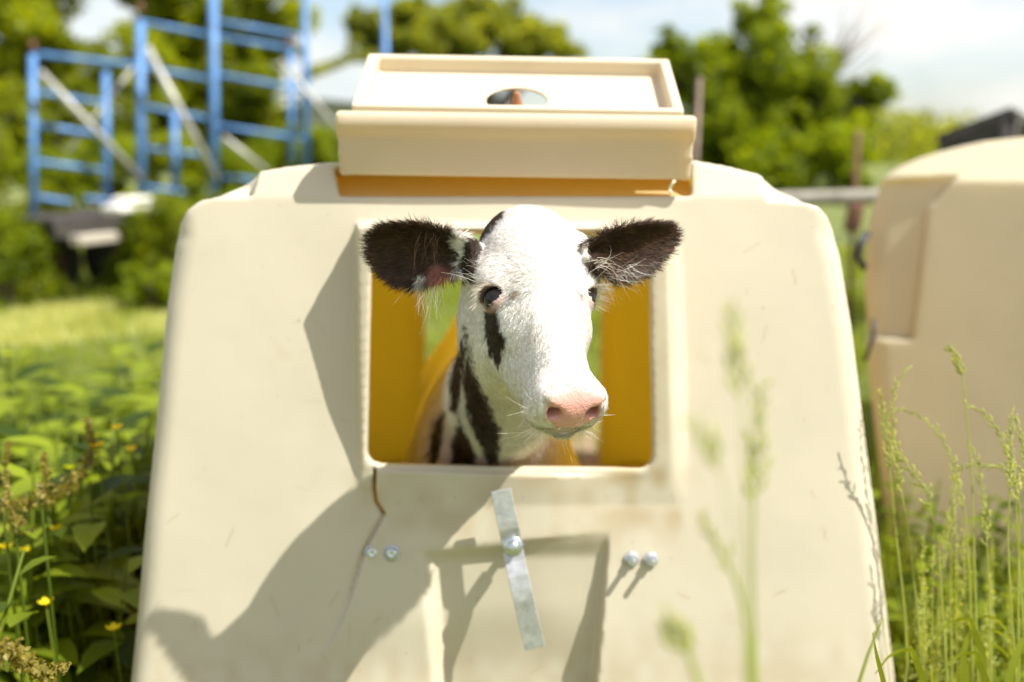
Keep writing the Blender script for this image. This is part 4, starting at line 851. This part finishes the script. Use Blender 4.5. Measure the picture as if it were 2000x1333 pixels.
blades('meadow_grass', 60000, (-7, 7, 2.6, 12), .11, M_GRASS, 201, .006, 'rough green meadow grass around the hutches', keep=lambda x, y: nohut(x, y) & (~lawn(x, y) | (vnoise(np.stack([x*2.2, y*2.2, 0*x], -1), 8) > .62)) & (np.abs(x) < y*.62+.4))
V, F = grid_sheet(-7.5, -1.2, 4.6, 8.2, 50, 40, lambda x, y: .004+.012*vnoise(np.stack([x*3, y*3, 0*x], -1)))
ctr = V[F].mean(1); F = F[lawn(ctr[:, 0], ctr[:, 1])]
struct(obj('dry_path', V, F, simple('dry_grass_ground', (.23, .26, .09), .95, 0, 7, .3, .01)))
blades('mown_grass', 34000, (-6, -1.0, 4.9, 8.0), .06, M_DRY, 202, .006, 'pale dry mown grass strip left of the hutch', keep=lawn)
blades('undergrowth', 16000, (-1.9, -.72, .95, 3.3), .24, M_WEED, 203, .007, 'short grassy undergrowth between the weeds left of the hutch', keep=lambda x, y: nohut(x, y) & (x > -y*.62-.3))
blades('undergrowth', 9000, (.80, 2.3, .9, 3.4), .27, M_GRASS, 204, .005, 'short grassy undergrowth under the tall stalks at right', keep=lambda x, y: nohut(x, y) & (x < y*.62+.3) & ~((x > .95) & (y > 2.15)))

# leafy weeds: one mother plant with stem and many leaves, copied
def weed(seed, h, n_leaf, ls):
    r = np.random.default_rng(seed); t = bpy.data.objects.new('weed', None); COL.objects.link(t)
    st_ = MB(); Vs, Fs, Ts = [], [], []; o = 0
    for s in range(3):
        a = r.uniform(0, 6.28); tip = np.array([math.cos(a)*.10*s, math.sin(a)*.10*s, h*r.uniform(.8, 1.1)]); st_.tube([np.zeros(3), tip*np.array([.4, .4, .55]), tip], [.005, .004, .002], 6)
        for k in range(n_leaf):
            f = .18+.82*k/n_leaf; b0 = tip*np.array([f, f, f]); an = k*2.4+r.uniform(-.4, .4); d = np.array([math.cos(an), math.sin(an), r.uniform(-.05, .65)]); d = nrm(d); L_ = ls*(1.25-.7*f)*r.uniform(.75, 1.25); sd_ = nrm(np.cross(d, [0, 0, 1.])); up = np.cross(sd_, d)
            prof = [(0, .04), (.18, .32), (.42, .44), (.70, .30), (1., .0)]
            for q, w in prof:
                droop = -up*0+np.array([0, 0, -.32*q*q])*L_; c = b0+d*L_*q+droop
                Vs += [c-sd_*w*L_*.5+up*w*L_*.12, c, c+sd_*w*L_*.5+up*w*L_*.12]
            for q in range(4):
                for e in (0, 1): Fs.append((o+q*3+e, o+q*3+e+1, o+q*3+4+e, o+q*3+3+e))
            Ts += [r.random()]*15; o += 15
    s_o = st_.build('stem', M_WEED, t); tint_attr(s_o, [.4]*len(s_o.data.vertices)); l_o = obj('leaves', np.array(Vs), np.array(Fs), M_WEED, t); tint_attr(l_o, Ts); return t
def copy_tree(o, parent=None):
    c = o.copy(); COL.objects.link(c); c.parent = parent
    for ch in list(o.children): copy_tree(ch, c)
    return c
protos = [weed(301, .60, 13, .105), weed(302, .50, 11, .14), weed(303, .42, 10, .115)]; used = set()
r = np.random.default_rng(88); spots = []
for _ in range(4000):
    y = r.uniform(1.25, 3.6); x = -r.uniform(.70, y*.56+.12)
    if -x < .78 and y > 1.2 and y < 3.7: continue
    if y > 3.6 and r.random() < .5: continue
    if all((x-a)**2+(y-b)**2 > (.085+.016*y)**2 for a, b in spots): spots.append((x, y))
    if len(spots) >= 160: break
for i, (x, y) in enumerate(spots):
    k = int(r.integers(0, 3)); o = protos[k] if k not in used else copy_tree(protos[k]); used.add(k); s = r.uniform(.8, 1.25)*(1.05-.22*max(0, y-1.8))
    o.location = (x, y, 0); o.rotation_euler = (r.uniform(-.12, .12), r.uniform(-.12, .12), r.uniform(0, 6.28)); o.scale = (s, s, s)
    tag(o, 'broad leaved green weed growing thickly left of the hutch', 'weed', 'leafy weeds left of the hutch')
r = np.random.default_rng(89)
for i in range(26):
    y = r.uniform(1.35, 3.2); x = r.uniform(.80+.0*y, min(y*.58+.05, .98+.25*(2.3-y)+.1)); o = copy_tree(protos[2 if i % 2 else 0]); s = r.uniform(.45, .75)
    o.location = (x, y, 0); o.rotation_euler = (r.uniform(-.15, .15), r.uniform(-.15, .15), r.uniform(0, 6.28)); o.scale = (s, s, s)
    tag(o, 'low leafy weed among the tall grass stalks at right', 'weed', 'low weeds at right')
big = weed(310, .66, 12, .20)
for i, (x, y, d, s) in enumerate(((30, 760, 2.5, 1.1), (130, 770, 2.75, 1.05), (225, 735, 3.0, 1.15), (285, 700, 3.3, 1.1), (60, 880, 1.95, .95), (150, 890, 2.05, .9), (230, 860, 2.2, 1.0), (10, 940, 1.7, .9), (100, 960, 1.75, .85), (180, 1000, 1.75, .8), (265, 790, 2.6, 1.05), (-20, 720, 2.8, 1.2))):
    o = big if i == 0 else copy_tree(big); g = GZ(P(x, y, d)); h_ = P(x, y, d)[2]; o.location = tuple(g); k = h_/.66*1.02; o.scale = (s, s, k); o.rotation_euler = (0, 0, i*2.1)
    tag(o, 'tall large leaved green weed rising above the others left of the hutch', 'weed', 'tall weeds left of the hutch')
# yellow flowers
fl_ = None
for i, (x, y, d) in enumerate(((228, 838, 1.75), (190, 872, 1.7), (12, 1070, 1.6), (112, 1036, 1.72), (48, 1080, 1.7), (256, 880, 1.9), (90, 1180, 1.6), (222, 1230, 1.6), (165, 1060, 1.8))):
    p = P(x, y, d); t = thing('buttercup', GZ(p)+np.array([.02, .02, 0]), 'small yellow flower on a thin stem among the weeds at left', 'flower', 'yellow flowers among the weeds')
    s_o = MB().tube([GZ(p)+np.array([.02, .02, 0]), p*np.array([1, 1, .5])+np.array([.012, 0, 0]), p], [.002, .0016, .0012], 6).build('stem', M_WEED, t); tint_attr(s_o, [.5]*len(s_o.data.vertices))
    V, F = [], []
    for k in range(5):
        a = k*1.2566+i; dd = np.array([math.cos(a), math.sin(a), .45]); sd_ = np.array([-math.sin(a), math.cos(a), 0]); o_ = len(V); R0 = .011
        V += [p, p+dd*R0*.6-sd_*R0*.5, p+dd*R0*1.1-sd_*R0*.25+np.array([0, 0, .001]), p+dd*R0*1.1+sd_*R0*.25+np.array([0, 0, .001]), p+dd*R0*.6+sd_*R0*.5]; F.append(tuple(range(o_, o_+5)))
    pe = obj('petals', np.array(V), F, M_YELLOW, t); tint_attr(pe, r.random(len(V)))
# dock seed stalks
def dock(pts, d, label, wid=.022, n=420, seed=1):
    r = np.random.default_rng(seed); c = resample(np.array([P(x, y, d+.04*i) for i, (x, y) in enumerate(pts)]), 24); b = GZ(c[0])+np.array([-.03, .03, 0]); t = thing('dock_stalk', b, label, 'dock')
    s_o = MB().tube(np.concatenate([[b, (b+c[0])/2+np.array([.01, 0, 0])], c]), np.linspace(.0024, .0010, 26), 6).build('stem', M_WEED, t); tint_attr(s_o, [.2]*len(s_o.data.vertices))
    f = r.uniform(0, 1, n)**.9; i_ = np.clip((f*23).astype(int), 0, 22); base_ = c[i_]+(c[i_+1]-c[i_])*(f*23-i_)[:, None]; whorl_ = .5+.5*np.sin(f*60+r.normal(size=n)*.4)
    pos = base_+nrm(r.normal(size=(n, 3)))*(wid*(1-.75*f)*(.35+.65*whorl_)*r.random(n)**.5)[:, None]; V, F, tt = leaves(pos, .0085, r, .2, 1.2); o = obj('seeds', V, F, M_SEED, t, smooth=False); tint_attr(o, tt)
dock([(30, 1040), (22, 990), (60, 985), (115, 965), (160, 925), (182, 870), (168, 820)], 1.5, 'brownish green dock seed stalk arching from the left edge toward the hutch', .034, 620, 5)
dock([(8, 1010), (14, 960), (10, 910), (18, 865)], 1.5, 'short upright dock seed stalk at the very left edge', .016, 200, 6)
dock([(80, 975), (92, 930), (85, 885)], 1.5, 'small dock side shoot standing between two longer seed stalks', .014, 160, 7)
dock([(-60, 1300), (0, 1262), (40, 1290), (90, 1320), (130, 1300)], .95, 'pale dock seed stalk lying across the bottom left corner', .026, 520, 8)
# rye grass stalks
def stalk(pts, d, label, group=None, spike=.45, seed=1, w=.0016, sp=.016, dd=0.0, drop=None, nsp=22):
    r = np.random.default_rng(seed); c = resample(np.array([P(x, y, d+dd*i) for i, (x, y) in enumerate(pts)]), 30); b = GZ(c[0])+np.array([r.uniform(-.03, .03), .02, 0]); t = thing('grass_stalk', b, label, 'grass stalk', group)
    full = np.concatenate([[b, (b*.5+c[0]*.5)], c]) if c[0][2] > .02 else c
    s_o = MB().tube(full, np.linspace(w*1.15, w*.45, len(full)), 6).build('stem', M_STALK, t); tint_attr(s_o, [.35]*len(s_o.data.vertices))
    V, F, T_ = [], [], []; i0 = 1-spike
    for k in range(nsp):
        f = i0+spike*k/nsp; x = f*29; i = min(int(x), 28); p = c[i]+(c[i+1]-c[i])*(x-i); tg = nrm(c[i+1]-c[i]); s_ = nrm(np.cross(tg, AN))*(1 if k % 2 else -1); L_ = sp*(1.1-.5*k/nsp)*r.uniform(.8, 1.2); ax = nrm(tg+s_*.42+.15*r.normal(size=3)); up = AN
        for q in range(3):
            a0 = p+ax*L_*.28*q; a1 = a0+nrm(ax+s_*(.25 if q % 2 else -.1))*L_*.55; m_ = (a0+a1)/2; hw_ = L_*.11; sd_ = nrm(np.cross(a1-a0, up)); o_ = len(V)
            V += [a0, m_+sd_*hw_, m_+up*hw_, m_-sd_*hw_, m_-up*hw_, a1]; F += [(o_, o_+1, o_+2), (o_, o_+2, o_+3), (o_, o_+3, o_+4), (o_, o_+4, o_+1), (o_+5, o_+2, o_+1), (o_+5, o_+3, o_+2), (o_+5, o_+4, o_+3), (o_+5, o_+1, o_+4)]; T_ += [r.uniform(.2, 1)]*6
    h = obj('seed_head', np.array(V), F, M_STALK, t); tint_attr(h, T_); return t
def leaf_blade(pts, d, label, wd_, seed, group=None):
    c = resample(np.array([P(x, y, d) for x, y in pts]), 14); w = wd_*np.sin(np.linspace(.5, 3.1, 14)); sd_ = nrm(np.cross(np.gradient(c, axis=0), AF+np.array([.3, 0, .5]))); V = np.concatenate([c-sd_*w[:, None], c-np.array([0, 0, .002])+0*sd_, c+sd_*w[:, None]]); F = [(k, k+1, 14+k+1, 14+k) for k in range(13)]+[(14+k, 14+k+1, 28+k+1, 28+k) for k in range(13)]
    o = obj('grass_leaf', V, F, M_GRASS, base=GZ(c[0])); tint_attr(o, [.5]*len(V)); tag(o, label, 'grass leaf', group)
ST = [([(1772, 1300), (1768, 1200), (1752, 1060), (1738, 920), (1728, 830), (1718, 760)], 1.50, 'grass stalk nearest the hutch edge with a short upright seed head', .30),
      ([(1800, 1330), (1790, 1180), (1775, 1040), (1755, 930), (1742, 800), (1750, 745), (1780, 714)], 1.48, 'grass stalk whose seed head nods to the right beside the hutch edge', .42),
      ([(1850, 1330), (1835, 1100), (1830, 1060), (1812, 960), (1775, 915), (1745, 870), (1722, 790)], 1.46, 'grass stalk bending left with a long seed head low beside the hutch', .40),
      ([(1900, 1330), (1895, 1150), (1885, 1000), (1862, 900), (1830, 840), (1790, 808), (1735, 798)], 1.50, 'grass stalk arching far left like a hook beside the hutch', .45),
      ([(1910, 1330), (1905, 1150), (1898, 930), (1890, 830), (1882, 740), (1868, 700), (1852, 678)], 1.46, 'tallest grass stalk at right with a knobbed tip', .10),
      ([(1935, 1330), (1932, 1150), (1925, 1010), (1915, 940), (1905, 890), (1890, 860)], 1.5, 'straight grass stalk with a tight seed head beside the tallest one', .45),
      ([(1990, 1330), (1988, 1150), (1992, 990), (1975, 910), (1955, 850), (1925, 810), (1880, 785)], 1.42, 'grass stalk at the right edge arching left above its neighbours', .40),
      ([(1985, 1330), (1975, 1200), (1968, 1050), (1975, 900), (1972, 840), (1978, 800)], 1.40, 'upright pale grass stalk close to the right edge', .30),
      ([(2010, 1330), (1995, 1180), (1985, 1020), (1985, 930), (1960, 915), (1900, 905), (1870, 915)], 1.44, 'grass stalk with a level seed head pointing left at the right edge', .32),
      ([(1860, 1330), (1856, 1180), (1858, 1040), (1862, 940), (1858, 915)], 1.55, 'short straight grass stalk behind the arching ones at right', .35),
      ([(2020, 1330), (2012, 1100), (2008, 950), (1996, 860), (1985, 815)], 1.38, 'grass stalk half cut off by the right picture edge', .3),
      ([(1830, 1330), (1832, 1200), (1836, 1120), (1848, 1040), (1862, 990)], 1.6, 'low thin grass stalk in the middle of the right hand clump', .4)]
for i, (pts, d, lb, spk) in enumerate(ST): stalk(pts, d, lb, 'tall grass stalks at right', spk, 400+i)
r = np.random.default_rng(91)
for i in range(15):                                   # fine hazy panicles low in the clump
    x = r.uniform(1765, 2020); y = r.uniform(1020, 1200); d = r.uniform(1.45, 1.75); c0, c1 = P(x+r.uniform(-10, 20), 1340, d), P(x, y, d); t = thing('fine_grass', GZ(c0), 'fine hazy grass panicle low in the clump at right', 'grass stalk', 'fine grass panicles at right')
    s_o = MB().tube([GZ(c0), (GZ(c0)+c1)/2+np.array([.01, 0, 0]), c1], [.0011, .0009, .0005], 5).build('stem', M_STALK, t); tint_attr(s_o, [.4]*len(s_o.data.vertices))
    n = 70; f = r.random(n); ps = GZ(c0)+(c1-GZ(c0))*(.62+.38*f)[:, None]+nrm(r.normal(size=(n, 3)))*(.032*(1-f)+.004)[:, None]*np.array([1, 1, .6])*r.random((n, 1)); V, F, tt = leaves(ps, .0075, r, .1, 2.2); o = obj('seed_head', V, F, M_STALK, t, smooth=False); tint_attr(o, tt)
for i in range(10):
    x = r.uniform(1760, 2010); d = r.uniform(1.3, 1.6); y = r.uniform(1150, 1290); s = r.choice([-1, 1]); leaf_blade([(x, 1420), (x+s*8, y+70), (x+s*35, y), (x+s*75, y+12), (x+s*105, y+50)], d, 'broad drooping grass leaf at the foot of the right hand clump', .0045, i, 'drooping grass leaves at right')
# blurred stalks close to the lens
stalk([(1482, 1500), (1476, 1300), (1472, 1180), (1470, 1060), (1474, 940), (1482, 830), (1488, 745)], .60, 'tall blurred grass stalk close to the lens before the right of the hutch front', None, .32, 501, .0013, .016, nsp=14)
stalk([(1462, 1500), (1462, 1300), (1460, 1100), (1452, 900), (1446, 760), (1436, 680), (1428, 598)], .545, 'faint blurred grass stalk with the highest seed head before the hutch front', None, .20, 502, .0008, .015, nsp=10)
stalk([(1480, 1400), (1465, 1250), (1440, 1140), (1405, 1070), (1368, 1005)], .58, 'blurred grass blade slanting left from the tall stalk before the hutch front', None, .30, 503, .0020, .010, nsp=8)
stalk([(1390, 1480), (1375, 1370), (1350, 1290), (1325, 1240), (1300, 1205)], .55, 'blurred green grass stalk rising from the bottom edge right of the metal strap', None, .35, 504, .0028, .016, nsp=10)
stalk([(1460, 1450), (1455, 1250), (1440, 1050), (1400, 900), (1372, 850), (1350, 820)], .52, 'very faint blurred grass stalk with a pale head nodding left', None, .18, 505, .0006, .013, nsp=7)
stalk([(1668, 1420), (1676, 1340), (1695, 1280), (1722, 1212)], .95, 'short dry grass stem leaning right against the hutch bottom corner', None, .2, 506, .0022, .008, nsp=4)
leaf_blade([(1740, 1400), (1725, 1330), (1712, 1280), (1704, 1235)], 1.2, 'thin grass blade in front of the right bottom hutch corner', .003, 3)
